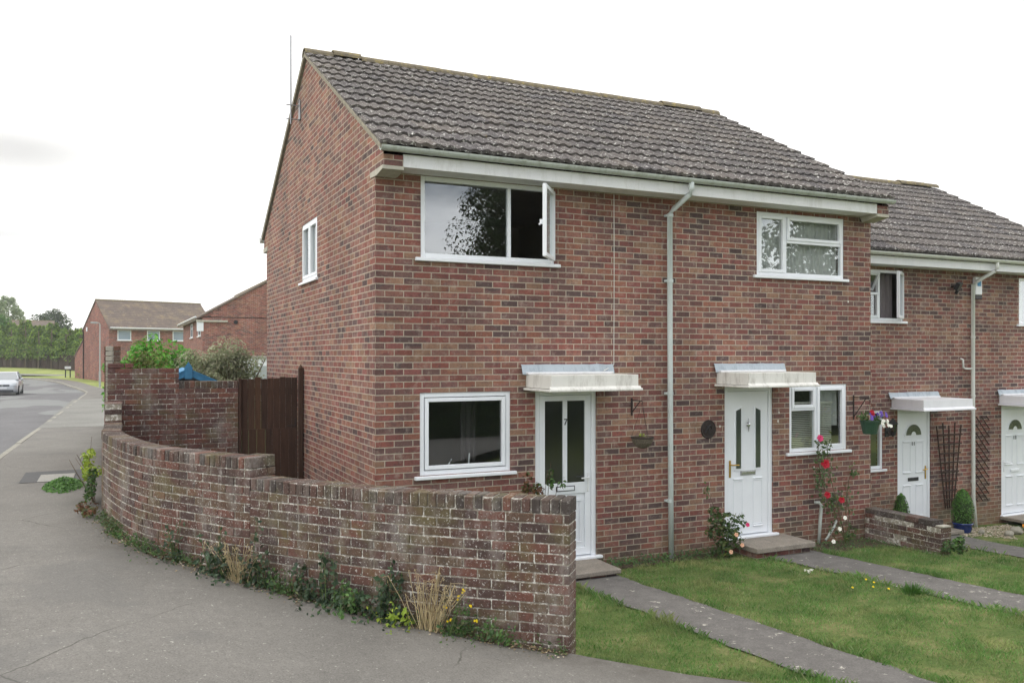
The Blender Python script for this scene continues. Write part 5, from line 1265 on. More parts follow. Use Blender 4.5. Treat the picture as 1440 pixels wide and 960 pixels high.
# ---- weeds along the foot of the curved wall
def wall_pt(s_, out_):
    p, d = at_s(PP, ss, s_); nrm = Vector((d.y, -d.x)); q = p+nrm*out_; return q
def side_out():
    p, d = at_s(PP, ss, LT*.7); a = p+Vector((d.y, -d.x))*.1
    return 1 if wall_side(a.x, a.y) < 0 else -1
SO = side_out()
def wp(s_, o_):
    q = wall_pt(s_, o_*SO); return q.x, q.y, S(q.x, q.y)
def s_near(x, y): return ss[min(range(len(PP)), key=lambda i: (PP[i]-Vector((x, y))).length)]
WG = 'weeds against the walls'
def weed(s_, o_, r_, h, n_, mat, label, size=.05, name='wall_weed', seed=1, stemmy=True):
    rnd = random.Random(seed*7+3); x, y, z = wp(s_, o_); t = thing(name, label, 'weed', (x, y, z), WG)
    p, d = at_s(PP, ss, s_)
    nr = Vector((d.y, -d.x))*SO; r_ *= 1.45
    stalk = []
    for _ in range(9):
        u = rnd.uniform(-1, 1); hh = h*rnd.uniform(.35, 1.75)*(1-.35*abs(u)); b = Vector((x+d.x*u*r_*.7, y+d.y*u*r_*.7, z)); lean = Vector((d.x*rnd.uniform(-.12, .12)+nr.x*rnd.uniform(-.03, .10), d.y*rnd.uniform(-.12, .12)+nr.y*rnd.uniform(-.03, .10), 0))
        stalk.append((b, b+lean+Vector((0, 0, hh)), hh))
    mb = MB()
    for b, e, hh in stalk: mb.tube([b, (b+e)/2+Vector((rnd.gauss(0, .012), rnd.gauss(0, .012), 0)), e], [.004, .003, .0015], 5)
    mb.build('stem', 'stem_green', t)
    mb = MB()
    for q in range(int(n_*.95)):
        b, e, hh = stalk[rnd.randrange(9)]; k = rnd.random()**.8; c = b+(e-b)*k+Vector((rnd.gauss(0, .022), rnd.gauss(0, .022), rnd.gauss(0, .012)))
        if q % 4 == 0: c = Vector((x+d.x*rnd.gauss(0, .7)*r_+nr.x*abs(rnd.gauss(0, .04)), y+d.y*rnd.gauss(0, .7)*r_+nr.y*abs(rnd.gauss(0, .04)), z+rnd.uniform(.005, .05)))
        leaf_quads(mb, c, Vector((nr.x, nr.y, .6))+Vector((rnd.gauss(0, .7), rnd.gauss(0, .7), rnd.gauss(0, .5))), size*rnd.uniform(.5, 1.1), rnd, .6)
    mb.build('foliage', mat, t); return t
sR = s_near(-1.62, -1.70)
weed(s_near(-2.62, .3), .10, .22, .07, 130, 'leaf_weed', 'small tuft of green weeds where the curved wall bends furthest left', .035, seed=1)
weed(s_near(-2.35, -.5), .10, .28, .09, 170, 'leaf_weed', 'low green weeds in the wall-pavement joint below the pale lime-streaked bricks', .035, seed=2)
weed(s_near(-2.12, -.95), .09, .12, .26, 150, 'leaf_ivy', 'upright dark-leaved weed against the curved wall, leftmost of the tall ones', .05, seed=3)
weed(s_near(-1.78, -1.48), .10, .17, .34, 320, 'leaf_ivy', 'dark bramble sprout left of the first dry grass tuft', .055, seed=4)
weed(sR+.16, .09, .13, .36, 260, 'leaf_ivy', 'dark bramble sprout just right of the first dry grass tuft', .055, seed=5)
weed(sR+.50, .09, .12, .16, 150, 'leaf_weed', 'small grey-green weed between the two dark bramble masses', .04, seed=6)
weed(sR+.86, .10, .22, .34, 520, 'leaf_ivy', 'largest dark bramble mass against the middle of the curved wall', .055, seed=7)
weed(sR+1.14, .11, .20, .20, 330, 'leaf_weed', 'spreading green weed right of the largest bramble mass', .05, seed=8)
weed(sR+1.50, .10, .20, .34, 460, 'leaf_ivy', 'bushy dark bramble close left of the second dry grass tuft', .055, seed=9)
weed(sR+1.66, .14, .12, .14, 110, 'leaf_yellow', 'yellowish green weed in front of the bramble by the second dry grass', .045, seed=10)
weed(sR+2.3, .12, .25, .16, 200, 'leaf_weed', 'low green weed near the free end of the curved wall', .04, seed=12)
def dry_grass(s_, h, n_, label, seed):
    rnd = random.Random(seed); x, y, z = wp(s_, .12); p, d = at_s(PP, ss, s_); t = thing('dry_grass', label, 'dry grass', (x, y, z), 'dry grass tufts by the wall')
    mb = MB()
    for _ in range(n_):
        a = rnd.gauss(0, 1); L = h*rnd.uniform(.35, 1.05); b = Vector((x+d.x*a*.05, y+d.y*a*.05+rnd.uniform(-.03, .03), z)); e = b+Vector((d.x*a*.06+rnd.gauss(0, .03), d.y*a*.09+rnd.gauss(0, .03), L))
        e = e+Vector((d.x*rnd.gauss(0, .06), d.y*rnd.gauss(0, .06), 0)); m_ = (b+e)/2+Vector((d.x*rnd.gauss(0, .025), d.y*rnd.gauss(0, .025), .03)); bd = Vector((d.x*rnd.gauss(0, .035), d.y*rnd.gauss(0, .035), -rnd.uniform(0, .03))); mb.tube([b, m_, e, e+bd, e+bd*1.9+Vector((0, 0, -.012))], [.0032, .0028, .002, .0015, .0008], 4)
        if rnd.random() < .4:
            for q in range(6): leaf_quads(mb, e+Vector((rnd.gauss(0, .006), rnd.gauss(0, .006), -.012*q)), Vector((rnd.gauss(0, 1), -1, .2)), .018, rnd, .4)
    mb.build('blades', 'straw', t)
dry_grass(sR-.04, .34, 46, 'pale dry grass tuft at the wall below the stepped coping', 5)
dry_grass(sR+1.90, .46, 60, 'tall straw-coloured dry grass tuft near the free end of the curved wall', 6)
# ragwort
s_ = sR+2.08; x, y, z = wp(s_, .13); p, d = at_s(PP, ss, s_); rnd = random.Random(21)
t = thing('ragwort', 'thin weed with small yellow flowers right of the tall dry grass', 'weed', (x, y, z), WG)
tips = [(x+d.x*u, y+d.y*u, z+h) for u, h in ((-.06, .22), (.05, .3), (.1, .36), (.16, .26), (-.02, .12), (.2, .15), (.13, .45), (.05, .1))]
mb = MB(); stems(mb, (x, y, z), tips, .003, .03, rnd); mb.build('stem', 'stem_green', t)
mb = MB(); [cloud(mb, (q[0], q[1], (q[2]+z)/2), (.03, .03, .12), 22, .03, rnd, 5, .5) for q in tips]; mb.build('foliage', 'leaf_weed', t)
for q in tips[:6]:
    for _ in range(3): mb = MB(); flower(mb, (q[0]+rnd.uniform(-.02, .02), q[1]-.01, q[2]+rnd.uniform(-.02, .01)), .009, rnd); mb.build('bloom', 'petal_yellow', t)
# bindweed/yellow-green shrub on the left shoulder of the wall
t = thing('roadside_shrub', 'bright yellow-green shrub spilling over the pavement at the left shoulder of the curved wall', 'shrub', (-2.98, 2.6, .7))
mb = MB(); stems(mb, (-2.92, 2.5, .7), [(-3.1, 2.2, 1.35), (-3.2, 2.6, 1.25), (-2.95, 2.9, 1.5), (-3.0, 1.9, 1.1), (-3.15, 3.2, 1.2)], .006, .1, rnd); mb.build('stem', 'stem_brown', t)
mb = MB(); cloud(mb, (-2.98, 2.5, 1.2), (.16, .55, .2), 300, .055, rnd, 14, .35); mb.build('upper_foliage', 'leaf_yellow', t)
mb = MB(); cloud(mb, (-2.95, 2.3, .95), (.10, .6, .24), 330, .05, rnd, 14, .35); mb.build('lower_foliage', 'leaf_weed', t)
t = thing('wall_weed', 'wilted brown-green weed below the yellow-green roadside shrub', 'weed', (-2.95, 1.55, .72), WG)
mb = MB(); cloud(mb, (-2.95, 1.5, .80), (.12, .3, .10), 190, .05, rnd, 8, .45); mb.build('foliage', 'leaf_red', t)
t = thing('pavement_weed', 'flat patch of green weeds sprouting round the access cover on the pavement', 'weed', (-3.42, 4.15, .70))
mb = MB()
for _ in range(1500):
    a, q = rnd.uniform(0, 6.28), rnd.random()**.6; x, y = -3.34+.26*q*math.cos(a), 4.3+.78*q*math.sin(a)
    leaf_quads(mb, (x, y, S(x, y)+rnd.uniform(.01, .14)*(1.1-q)), Vector((rnd.gauss(0, .6), -.4+rnd.gauss(0, .6), 1)), .055, rnd, .35)
mb.build('foliage', 'leaf_topiary', t)
# access cover + tar patch
mb = MB(); x, y = -3.48, 5.35; z = S(x, y)
mb.bbox(x-.24, x+.24, y-.42, y+.42, z-.05, z+.016, .004); tag(centre_origin(mb.build('access_cover', 'cover_metal')), 'pale concrete access cover set in the pavement behind the weeds', 'manhole cover')
tag(strip([(-3.95, 4.9), (-3.97, 6.3)], [(-3.1, 4.9), (-3.1, 6.4)], S, .010, 2).build('pavement_tar_patch', 'patch_tar'), kind='structure')
# litter and leaf debris in the joint at the wall foot
mb = MB(); rnd = random.Random(31)
for _ in range(2600):
    s_ = rnd.uniform(ss[s_near(-2.8, 2)] if False else s_near(-2.79, 1.0), LT); x, y, z = wp(s_, abs(rnd.gauss(0, .09))+.01)
    leaf_quads(mb, (x, y, z+rnd.uniform(.006, .016)), Vector((rnd.gauss(0, .3), rnd.gauss(0, .3), 1)), rnd.uniform(.008, .028), rnd, .6)
tag(mb.build('leaf_litter', 'leaf_litter'), 'dead leaves and grit gathered along the foot of the curved wall', 'leaf litter', kind='stuff')
mb = MB(); rnd = random.Random(32)
for _ in range(5200):
    s_ = rnd.uniform(s_near(-2.79, 1.4), LT)
    if mnoise.noise(Vector((s_*1.9, 7, 2)))+.5*mnoise.noise(Vector((s_*6, 7, 2))) < rnd.uniform(-.35, .25): continue
    x, y, z = wp(s_, abs(rnd.gauss(0, .07))+.005)
    leaf_quads(mb, (x, y, z+rnd.random()**2.2*.11), Vector((rnd.gauss(0, .7), rnd.gauss(0, .7)-.4, .8)), rnd.uniform(.014, .04), rnd, .5)
tag(mb.build('creeping_weeds', 'leaf_rose'), 'low mixed weeds creeping along the foot of the curved wall', 'weeds', kind='stuff')
# soil strip at wall foot
sl_ = ar(s_near(-2.79, 1.2), LT, .08)
inn = [wp(s_, -.02)[:2] for s_ in sl_]; outp = [wp(s_, .10+.10*(mnoise.noise(Vector((s_*2.2, 3, 1)))+mnoise.noise(Vector((s_*9, 3, 1)))*.4))[:2] for s_ in sl_]
tag(strip(inn, outp, S, .009, 3).build('soil_strip', 'soil'), kind='structure')
# flower bed soil at the house front
def bed(x0, x1, y0, dyf, z_off=.012):
    X_ = ar(x0, x1, .06); a = [(x, -.002+dyf) for x in X_]; b = [(x, y0+dyf+.10*mnoise.noise(Vector((x*3, y0, 1)))+.05*mnoise.noise(Vector((x*11, y0, 1)))) for x in X_]
    return strip(a, b, H, z_off, 4)
tag(bed(2.95, 5.0, -.28, 0).build('flower_bed', 'soil'), kind='structure'); tag(bed(6.1, 7.6, -.62, 0).build('flower_bed', 'soil'), kind='structure')

# ---- lawn grass (uncountable): blades in one mesh
def blades(name, region, n_, hmin, hmax, wd, seed, keep, zf, label):
    rs = np.random.RandomState(seed); V = []; F = []
    x0, x1, y0, y1 = region; X = rs.uniform(x0, x1, n_); Y = rs.uniform(y0, y1, n_); k = 0
    for x, y in zip(X, Y):
        if not keep(x, y): continue
        q = mnoise.noise(Vector((x*1.6, y*1.6, 3)))+.5*mnoise.noise(Vector((x*5, y*5, 3)))
        if rs.rand() > .80+q*.9: continue
        z = zf(x, y); h = rs.uniform(hmin, hmax)*(1+.7*q)*(1.9 if on_path(x, y, -.09) else 1); a = rs.uniform(0, 6.28); b = rs.uniform(0, 6.28); w_ = wd*rs.uniform(.7, 1.4)
        dx, dy_ = math.cos(a)*w_, math.sin(a)*w_; lx, ly_ = math.cos(b)*h*.7, math.sin(b)*h*.7
        V += [(x-dx, y-dy_, z), (x+dx, y+dy_, z), (x+lx*.4+dx*.6, y+ly_*.4+dy_*.6, z+h*.65), (x+lx, y+ly_, z+h)]; F += [(k, k+1, k+2), (k, k+2, k+3)]; k += 4
    mb = MB(); mb.mesh(V, F); return tag(mb.build(name, 'grass_blade'), label, 'grass', kind='stuff')
def keep_lawn(x, y):
    if on_path(x, y, .015): return False
    if 2.0 < x < 2.9 and y > -.66: return False
    if 5.0 < x < 6.06 and y > -.62: return False
    if wall_side(x, y) < (.24 if x < .5 else .03): return False
    if 7.6 < x < 7.85 and y > -1.35: return False
    if 2.9 < x < 5.0 and y > -.24 and random.random() < .75: return False
    if 6.1 < x < 7.6 and y > -.55 and random.random() < .8: return False
    return True
blades('lawn_grass', (.3, 8.4, -5.6, 0), 120000, .014, .040, .0030, 1, keep_lawn, H, 'short patchy green and straw-coloured lawn between the concrete paths')
blades('lawn_grass', (7.9, 16, -5, .9), 40000, .02, .045, .005, 2, lambda x, y: keep_lawn(x, y) and not (10.7 < x < 12.8 and y > .12) and not (9.86 < x < 10.78), H, 'green lawn in front of the set-back houses')
# dandelions and daisies on the lawn
rnd = random.Random(14)
for (x, y, lb) in ((5.2, -2.25, 'yellow dandelion highest in the group by the second path'), (5.16, -2.40, 'yellow dandelion just below the highest one of the group'), (4.97, -2.56, 'yellow dandelion in the lower middle of the group'), (4.74, -2.48, 'small yellow dandelion leftmost of the group on the lawn'), (5.05, -2.70, 'yellow dandelion lowest of the group by the path edge')):
    t = thing('dandelion', lb, 'flower', (x, y, H(x, y)), 'dandelions on the lawn'); mb = MB(); z = H(x, y); mb.tube([(x, y, z), (x, y, z+.05)], .002, 4); mb.build('stem', 'stem_green', t); mb = MB(); flower(mb, (x, y, z+.05), .014, rnd, (-.3, -.6, 1)); mb.build('bloom', 'petal_yellow', t)
x, y = 4.96, -1.62; z = H(x, y); t = thing('dandelion_clock', 'pale tuft standing in the lawn beside the second path', 'flower', (x, y, z)); mb = MB(); cloud(mb, (x, y, z+.05), (.05, .05, .03), 60, .02, rnd, 5, .5); mb.build('tuft', 'petal_white', t)
x, y = 5.24, -2.85; z = H(x, y); t = thing('lawn_tuft', 'longer bright grass tuft at the edge of the second path', 'grass tuft', (x, y, z)); mb = MB()
for _ in range(260): a, q = rnd.uniform(0, 6.28), rnd.random()*.1; mb.tube([(x+q*math.cos(a), y+q*math.sin(a), z), (x+1.7*q*math.cos(a)+.02, y+1.7*q*math.sin(a), z+rnd.uniform(.05, .12))], [.003, .001], 3)
mb.build('blades', 'leaf_topiary', t)
# weeds at house foot between door 7 and rose
t = thing('foot_weeds', 'ragged low weeds along the foot of the house wall either side of the grey drainpipe', 'weed', (4.0, -.15, -.12)); mb = MB()
for _ in range(900):
    x = rnd.uniform(2.95, 4.95); y = -abs(rnd.gauss(0, .12))-.02; leaf_quads(mb, (x, y, H(x, y)+rnd.random()**2*.11), Vector((rnd.gauss(0, .6), -.8, .8)), .04, rnd, .45)
mb.build('foliage', 'leaf_weed', t)
t = thing('bed_weeds', 'green seedlings and weeds in the bed below the crimson rose', 'weed', (6.9, -.5, -.2)); mb = MB()
for _ in range(500):
    x = rnd.uniform(6.15, 7.58); y = -rnd.uniform(.1, .75); leaf_quads(mb, (x, y, H(x, y)+rnd.random()**2*.08), Vector((rnd.gauss(0, .6), -.8, .8)), .035, rnd, .5)
mb.build('foliage', 'leaf_weed', t)

# ================================================================== behind the wall
rnd = random.Random(77)
t = thing('laurel_bush', 'big bright green laurel bush behind the tall wall', 'bush', (-1.84, 12, .3)); mb = MB(); stems(mb, (-1.84, 12, .3), [(-1.84+rnd.uniform(-.8, .8), 12+rnd.uniform(-.6, .6), 2.5) for _ in range(12)], .03, .2, rnd); mb.build('stem', 'bark', t)
mb = MB(); cloud(mb, (-1.88, 12, 1.9), (.98, .8, 1.02), 11000, .12, rnd, 95, .30, .5); mb.build('foliage', 'leaf_laurel', t)
t = thing('olive_bush', 'dull olive-green bush in front of the laurel, just above the tall wall top', 'bush', (-1.95, 8.6, .3)); mb = MB(); stems(mb, (-1.95, 8.6, .3), [(-1.95+rnd.uniform(-.5, .5), 8.6, 2.2) for _ in range(8)], .02, .15, rnd); mb.build('stem', 'bark', t)
mb = MB(); cloud(mb, (-2.0, 8.6, 1.85), (.62, .5, .76), 4600, .08, rnd, 40, .34, .4); mb.build('foliage', 'leaf_olive', t)
t = thing('grey_shrub', 'loose grey-green shrub between the laurel and the gable wall, above the blue roof', 'bush', (-.62, 9, .3)); mb = MB(); stems(mb, (-.62, 9, .3), [(-.62+rnd.uniform(-.85, .85), 9+rnd.uniform(-.5, .5), rnd.uniform(1.8, 2.5)) for _ in range(22)], .02, .2, rnd); mb.build('stem', 'bark', t)
mb = MB(); cloud(mb, (-.72, 9, 1.85), (1.02, .7, .95), 16000, .08, rnd, 110, .27, .4); mb.build('foliage', 'leaf_grey', t)
# playhouse
t = thing('blue_playhouse', 'small garden playhouse with blue bargeboards peeping over the tall wall', 'playhouse', (-1.55, 6.3, .3))
ax_, az = -1.54, 2.33
mb = MB(); mb.prism([(ax_-.62, .3), (ax_+.62, .3), (ax_+.62, az-.33), (ax_, az-.03), (ax_-.62, az-.33)], 'y', 6.06, 7.3); mb.build('wall', 'playhouse_wall', t)
for sx in (-1, 1):
    mb = MB(); mb.prism([(ax_, az), (ax_+sx*.74, az-.34), (ax_+sx*.74, az-.45), (ax_, az-.115)][::sx], 'y', 5.98, 6.03); mb.build('bargeboard', 'blue_paint', t)
    mb = MB(); mb.prism([(ax_, az+.01), (ax_+sx*.76, az-.335), (ax_+sx*.76, az-.36), (ax_, az-.015)][::sx], 'y', 5.97, 7.4); mb.build('roof', 'blue_paint', t)
mb = MB(); mb.prism([(ax_-.06, az-.17), (ax_+.06, az-.17), (ax_+.065, az+.02), (ax_, az+.12), (ax_-.065, az+.02)], 'y', 5.955, 5.978); mb.build('finial', 'blue_paint', t)

# ================================================================== far houses
def far_house(name, label, x0, x1, y0, y1, z0, eave, ridge_z, axis, wins, group='houses further up the street', rear=None, brickm='far_brick', local=False):
    t = thing(name, label, 'house', (0, 0, 0) if local else ((x0+x1)/2, (y0+y1)/2, z0), group, local=local)
    mb = MB(); mb.box(x0, x1, y0, y1, z0-.5, eave)
    if axis == 'x':
        ym = (y0+y1)/2
        for x in (x0, x1): mb.face([(x, y0-.3, eave-.05), (x, y1+.3, eave-.05), (x, ym, ridge_z-.08)])
        ridge_p = [(x0-.06, ym), (x1+.06, ym)]
    else:
        xm = (x0+x1)/2
        for y in (y0, y1): mb.face([(x0-.3, y, eave-.05), (x1+.3, y, eave-.05), (xm, y, ridge_z-.08)])
    mb.build('brick_wall', brickm, t)
    mb = MB(); th = .09; o = .38
    sl = (ridge_z-eave)/(((y1-y0) if axis == 'x' else (x1-x0))/2)
    if axis == 'x':
        ym = (y0+y1)/2
        for sy, ye in ((1, y0-o), (-1, y1+o)):
            e = eave-sl*o+.12; mb.prism([(ye, e), (ym, ridge_z+.06), (ym, ridge_z-.04), (ye, e-th)][::sy], 'x', x0-.07, x1+.07)
    else:
        xm = (x0+x1)/2
        for sx, xe in ((1, x0-o), (-1, x1+o)):
            e = eave-sl*o+.12; mb.prism([(xe, e), (xm, ridge_z+.06), (xm, ridge_z-.04), (xe, e-th)][::sx], 'y', y0-.07, y1+.07)
    rf = mb.build('roof', 'far_tile', t)
    mb = MB()
    if axis == 'x': mb.tube([(x0-.07, (y0+y1)/2, ridge_z+.02), (x1+.07, (y0+y1)/2, ridge_z+.02)], .11, 8)
    else: mb.tube([((x0+x1)/2, y0-.07, ridge_z+.02), ((x0+x1)/2, y1+.07, ridge_z+.02)], .11, 8)
    mb.build('ridge', 'ridge_tile', rf)
    mb = MB()
    if axis == 'x': mb.bbox(x0+.2, x1-.2, y0-.33, y0-.29, eave-.2, eave-.02, .005); mb.tube([(x0, y0-.38, eave-.02), (x1, y0-.38, eave-.02)], .05, 6)
    else: mb.bbox(x0-.33, x0-.29, y0+.2, y1-.2, eave-.2, eave-.02, .005); mb.tube([(x0-.38, y0, eave-.02), (x0-.38, y1, eave-.02)], .05, 6)
    mb.build('fascia', 'white_paint', t)
    for (a0, a1, za, zb) in wins:
        mb = MB(); f_ = .07
        def B(A0, A1, Z0, Z1, d0=-.03, d1=.02):
            if axis == 'x': mb.box(A0, A1, y0+d0, y0+d1, Z0, Z1)
            else: mb.box(x0+d0, x0+d1, A0, A1, Z0, Z1)
        B(a0, a0+f_, za, zb); B(a1-f_, a1, za, zb); B(a0+f_, a1-f_, zb-f_, zb); B(a0+f_, a1-f_, za, za+f_); B(a0-.08, a1+.08, za-.06, za-.003, -.1, .0)
        w_ = mb.build('window', 'white_paint', t)
        mb = MB()
        if axis == 'x': mb.face([(a0+.05, y0-.012, za+.05), (a1-.05, y0-.012, za+.05), (a1-.05, y0-.012, zb-.05), (a0+.05, y0-.012, zb-.05)])
        else: mb.face([(x0-.012, a0+.05, za+.05), (x0-.012, a1-.05, za+.05), (x0-.012, a1-.05, zb-.05), (x0-.012, a0+.05, zb-.05)])
        mb.build('pane', 'far_pane', w_)
    return t
n = NT('far_pane'); n.col(s2l((128, 144, 158))); n.rough(.08, .8); M['far_pane'] = n.m
fa = far_house('brick_house', 'distant brown-roofed brick house beyond the laurel, its gable beside the street lamp', 0, 9.9, 0, 7.5, 0, 4.98, 7.62, 'x',
               [(.72, 1.92, 3.84, 4.78), (3.35, 4.53, 3.84, 4.78), (5.72, 7.0, 3.84, 4.78)], local=True)
mb = MB(); mb.prism([(7.5, -.5), (10.4, -.5), (10.4, 2.35), (7.5, 3.9)], 'x', .01, 4.0); ex = mb.build('lean_to', 'far_brick', fa)
mb = MB(); mb.prism([(7.45, 3.95), (10.6, 2.25), (10.6, 2.40), (7.45, 4.1)], 'x', -.04, 4.05); mb.build('lean_to_roof', 'far_tile', ex)
mb = MB(); mb.tube([(-.06, 7.4, 4.8), (-.06, 7.4, -.2)], .05, 6); mb.build('downpipe', 'iron', fa)
mb = MB(); mb.bbox(-.07, -.005, 6.2, 6.5, 4.75, 5.15, .01); mb.build('alarm_box', 'white_paint', fa)
mb = MB(); mb.bbox(6.3, 6.6, 1.7, 2.0, 5.85, 6.25, .02); mb.build('roof_vent', 'kerb_stone', fa)
fa.location = (-2.96, 75.8, .15); fa.rotation_euler = (0, 0, R(17.5))
fb = far_house('brick_house', 'nearer orange-red brick gable rising right behind the grey-green shrub', 2.1, 9.6, 43.6, 58.5, .2, 4.86, 7.08, 'y',
               [(44.6, 46.2, 3.75, 4.65), (50.0, 51.6, 3.75, 4.65)])
mb = MB(); mb.bbox(2.1-.35, 3.5, 43.45, 43.59, 4.55, 4.66, .005); mb.build('padstone', 'padstone', fb)
mb = MB(); mb.lathe([(.001, -.02), (.12, -.02), (.12, .03), (.001, .03)], n=12); mb.v = [(3.98+a, 43.58-c, 4.62+b-.05) for a, b, c in mb.v]; mb.build('flue', 'black_paint', fb)
mb = MB(); mb.bbox(2.1-.32, 2.15, 43.5, 43.58, 4.0, 4.55, .005); mb.build('alarm_box', 'white_paint', fb)
t = thing('white_garage', 'white-painted flat-roofed outbuilding behind the grey-green shrub against the brick gable', 'garage', (4.8, 37.5, .2))
mb = MB(); mb.box(3.65, 7.0, 36.5, 40, .0, 2.42); mb.build('wall', 'white_paint', t); mb = MB(); mb.bbox(3.55, 7.1, 36.38, 40.1, 2.425, 2.55, .01); mb.build('flat_roof', 'kerb_stone', t)
mb = MB(); [mb.bbox(3.95, 6.5, 36.46, 36.49, .25+.3*k, .53+.3*k, .01) for k in range(6)]; mb.build('garage_door', 'lamp_grey', t)
far_house('brick_house', 'brown-roofed house showing over the conifer hedge, nearer the pale tree', -20, -11.6, 150, 158, .8, 5.9, 8.4, 'x', [(-18, -16.5, 4.4, 5.4)], group='houses beyond the hedge')
far_house('brick_house', 'small gabled roof showing over the right end of the conifer hedge', -11.0, -4, 158, 166, .8, 5.0, 7.0, 'x', [], group='houses beyond the hedge')

# ---- street furniture
t = thing('street_lamp', 'slim grey lamp post on the bend of the pavement by the distant house', 'street lamp', (-3.6, 66.5, .1))
mb = MB(); mb.tube([(-3.6, 66.5, 0), (-3.6, 66.5, 1.3)], .085, 10); mb.tube([(-3.6, 66.5, 1.3), (-3.6, 66.5, 5.1)], [.055, .045], 10); mb.build('pole', 'lamp_grey', t)
mb = MB(); mb.tube([(-3.6, 66.5, 5.1), (-3.65, 66.45, 5.18), (-3.9, 66.3, 5.22)], .03, 8); mb.bbox(-4.28, -3.75, 66.2, 66.45, 5.14, 5.26, .03); mb.build('lamp_head', 'lamp_grey', t)
sx_, sy_ = -6.75, 86.5; sz_ = S(sx_, sy_)
t = thing('street_name_sign', 'low black-legged street name sign on the grass at the far bend', 'sign', (sx_, sy_, sz_))
mb = MB(); [mb.bbox(sx_+dx-.05, sx_+dx+.05, sy_-.05, sy_+.05, sz_-.2, sz_+1.12, .005) for dx in (-.18, .24)]; mb.build('post', 'black_paint', t)
mb = MB(); mb.bbox(sx_-.25, sx_+.31, sy_-.08, sy_-.055, sz_+.85, sz_+1.10, .005); mb.build('plate', 'white_paint', t)
# silver hatchback, front to the camera
def car():
    t = thing('parked_car', 'silver hatchback parked at the far side of the road, facing us', 'car', (-9.05, 53.4, road_z(0, 54)), local=True)
    # local: x right (seen from front of camera), y away, z up; nose at y=0
    sec = [(.0, .30, .62, .60), (.06, .22, .74, .78), (.35, .18, .84, .84), (.95, .18, .98, .87), (1.25, .18, 1.02, .88), (2.6, .18, 1.04, .88), (3.6, .18, 1.02, .87), (4.05, .22, .96, .82), (4.2, .32, .8, .74)]
    mb = MB(); V = []; F = []; m = 10
    for (y, zb, zt, hw) in sec:
        hw *= .99
        for a, b in ((-1, .0), (-1.0, .35), (-1.0, .7), (-.93, .92), (-.7, 1), (.7, 1), (.93, .92), (1., .7), (1., .35), (1, .0)): V.append((a*hw, y, zb+(zt-zb)*b))
    for i in range(len(sec)-1):
        for k in range(m): F.append((i*m+k, i*m+(k+1) % m, (i+1)*m+(k+1) % m, (i+1)*m+k))
    F.append(tuple(range(m-1, -1, -1))); F.append(tuple((len(sec)-1)*m+k for k in range(m))); mb.mesh(V, F); body = mb.build('body', 'car_paint', t, smooth=True)
    mb = MB(); cab = [(1.05, 1.0, .80), (1.75, 1.40, .62), (2.1, 1.47, .60), (3.2, 1.46, .60), (3.75, 1.36, .60), (4.1, .98, .74)]; V = []; F = []
    for (y, z, hw) in cab: V += [(-.82, min(max(y, 1.05), 4.1), .98), (-hw, y, z), (hw, y, z), (.82, min(max(y, 1.05), 4.1), .98)]
    for i in range(len(cab)-1):
        F += [(i*4, i*4+1, i*4+5, i*4+4), (i*4+2, i*4+3, i*4+7, i*4+6)]
        F.append((i*4+1, i*4+2, i*4+6, i*4+5))
    mb.mesh(V, F); mb.build('glasshouse', 'car_glass', t)
    mb = MB(); mb.mesh([(-.63, 1.78, 1.415), (.63, 1.78, 1.415), (.61, 2.1, 1.485), (-.61, 2.1, 1.485), (.61, 3.2, 1.475), (-.61, 3.2, 1.475), (.6, 3.75, 1.375), (-.6, 3.75, 1.375)], [(0, 1, 2, 3), (3, 2, 4, 5), (5, 4, 6, 7)])
    for sx in (-1, 1):
        mb.tube([(sx*.81, 1.08, 1.0), (sx*.64, 1.76, 1.41), (sx*.615, 2.1, 1.475), (sx*.615, 3.2, 1.465), (sx*.61, 3.76, 1.365), (sx*.78, 4.1, .99)], .032, 6); mb.tube([(sx*.83, 2.35, .98), (sx*.62, 2.3, 1.47)], .028, 6)
    mb.build('roof', 'car_paint', t, smooth=True)
    for sx in (-1, 1):
        mb = MB(); mb.prism([(sx*.40, .60), (sx*.80, .66), (sx*.78, .80), (sx*.50, .73)][::sx], 'y', -.015, .30); mb.build('headlight', 'headlight_glass', t)
        mb = MB(); mb.blob((sx*.98, 1.35, 1.02), (.10, .07, .07), 1, 0, 6); mb.build('wing_mirror', 'car_paint', t)
        for y in (.78, 3.4):
            mb = MB(); mb.tube([(sx*.70, y, .31), (sx*.885, y, .31)], .315, 18); w_ = mb.build('wheel', 'tyre', t); mb = MB(); mb.tube([(sx*.88, y, .31), (sx*.895, y, .31)], .20, 12); mb.build('rim', 'chrome', w_)
    mb = MB(); mb.bbox(-.40, .40, -.02, .05, .58, .70, .01); g = mb.build('grille', 'car_grey', t); mb = MB(); mb.bbox(-.62, .62, -.02, .05, .24, .36, .01); mb.build('lower_grille', 'car_grey', g)
    mb = MB(); mb.lathe([(.001, 0), (.062, 0), (.062, .01), (.001, .012)], n=14); mb.v = [(a, -.022-c, .65+b) for a, b, c in mb.v]; mb.build('badge', 'chrome', g)
    mb = MB(); mb.bbox(-.26, .26, -.035, -.018, .42, .53, .004); mb.build('number_plate', 'white_paint', t)
    mb = MB(); mb.box(-.78, .78, .2, 4.0, .14, .22); mb.build('underside', 'black_paint', t)
    return t
c_ = car()

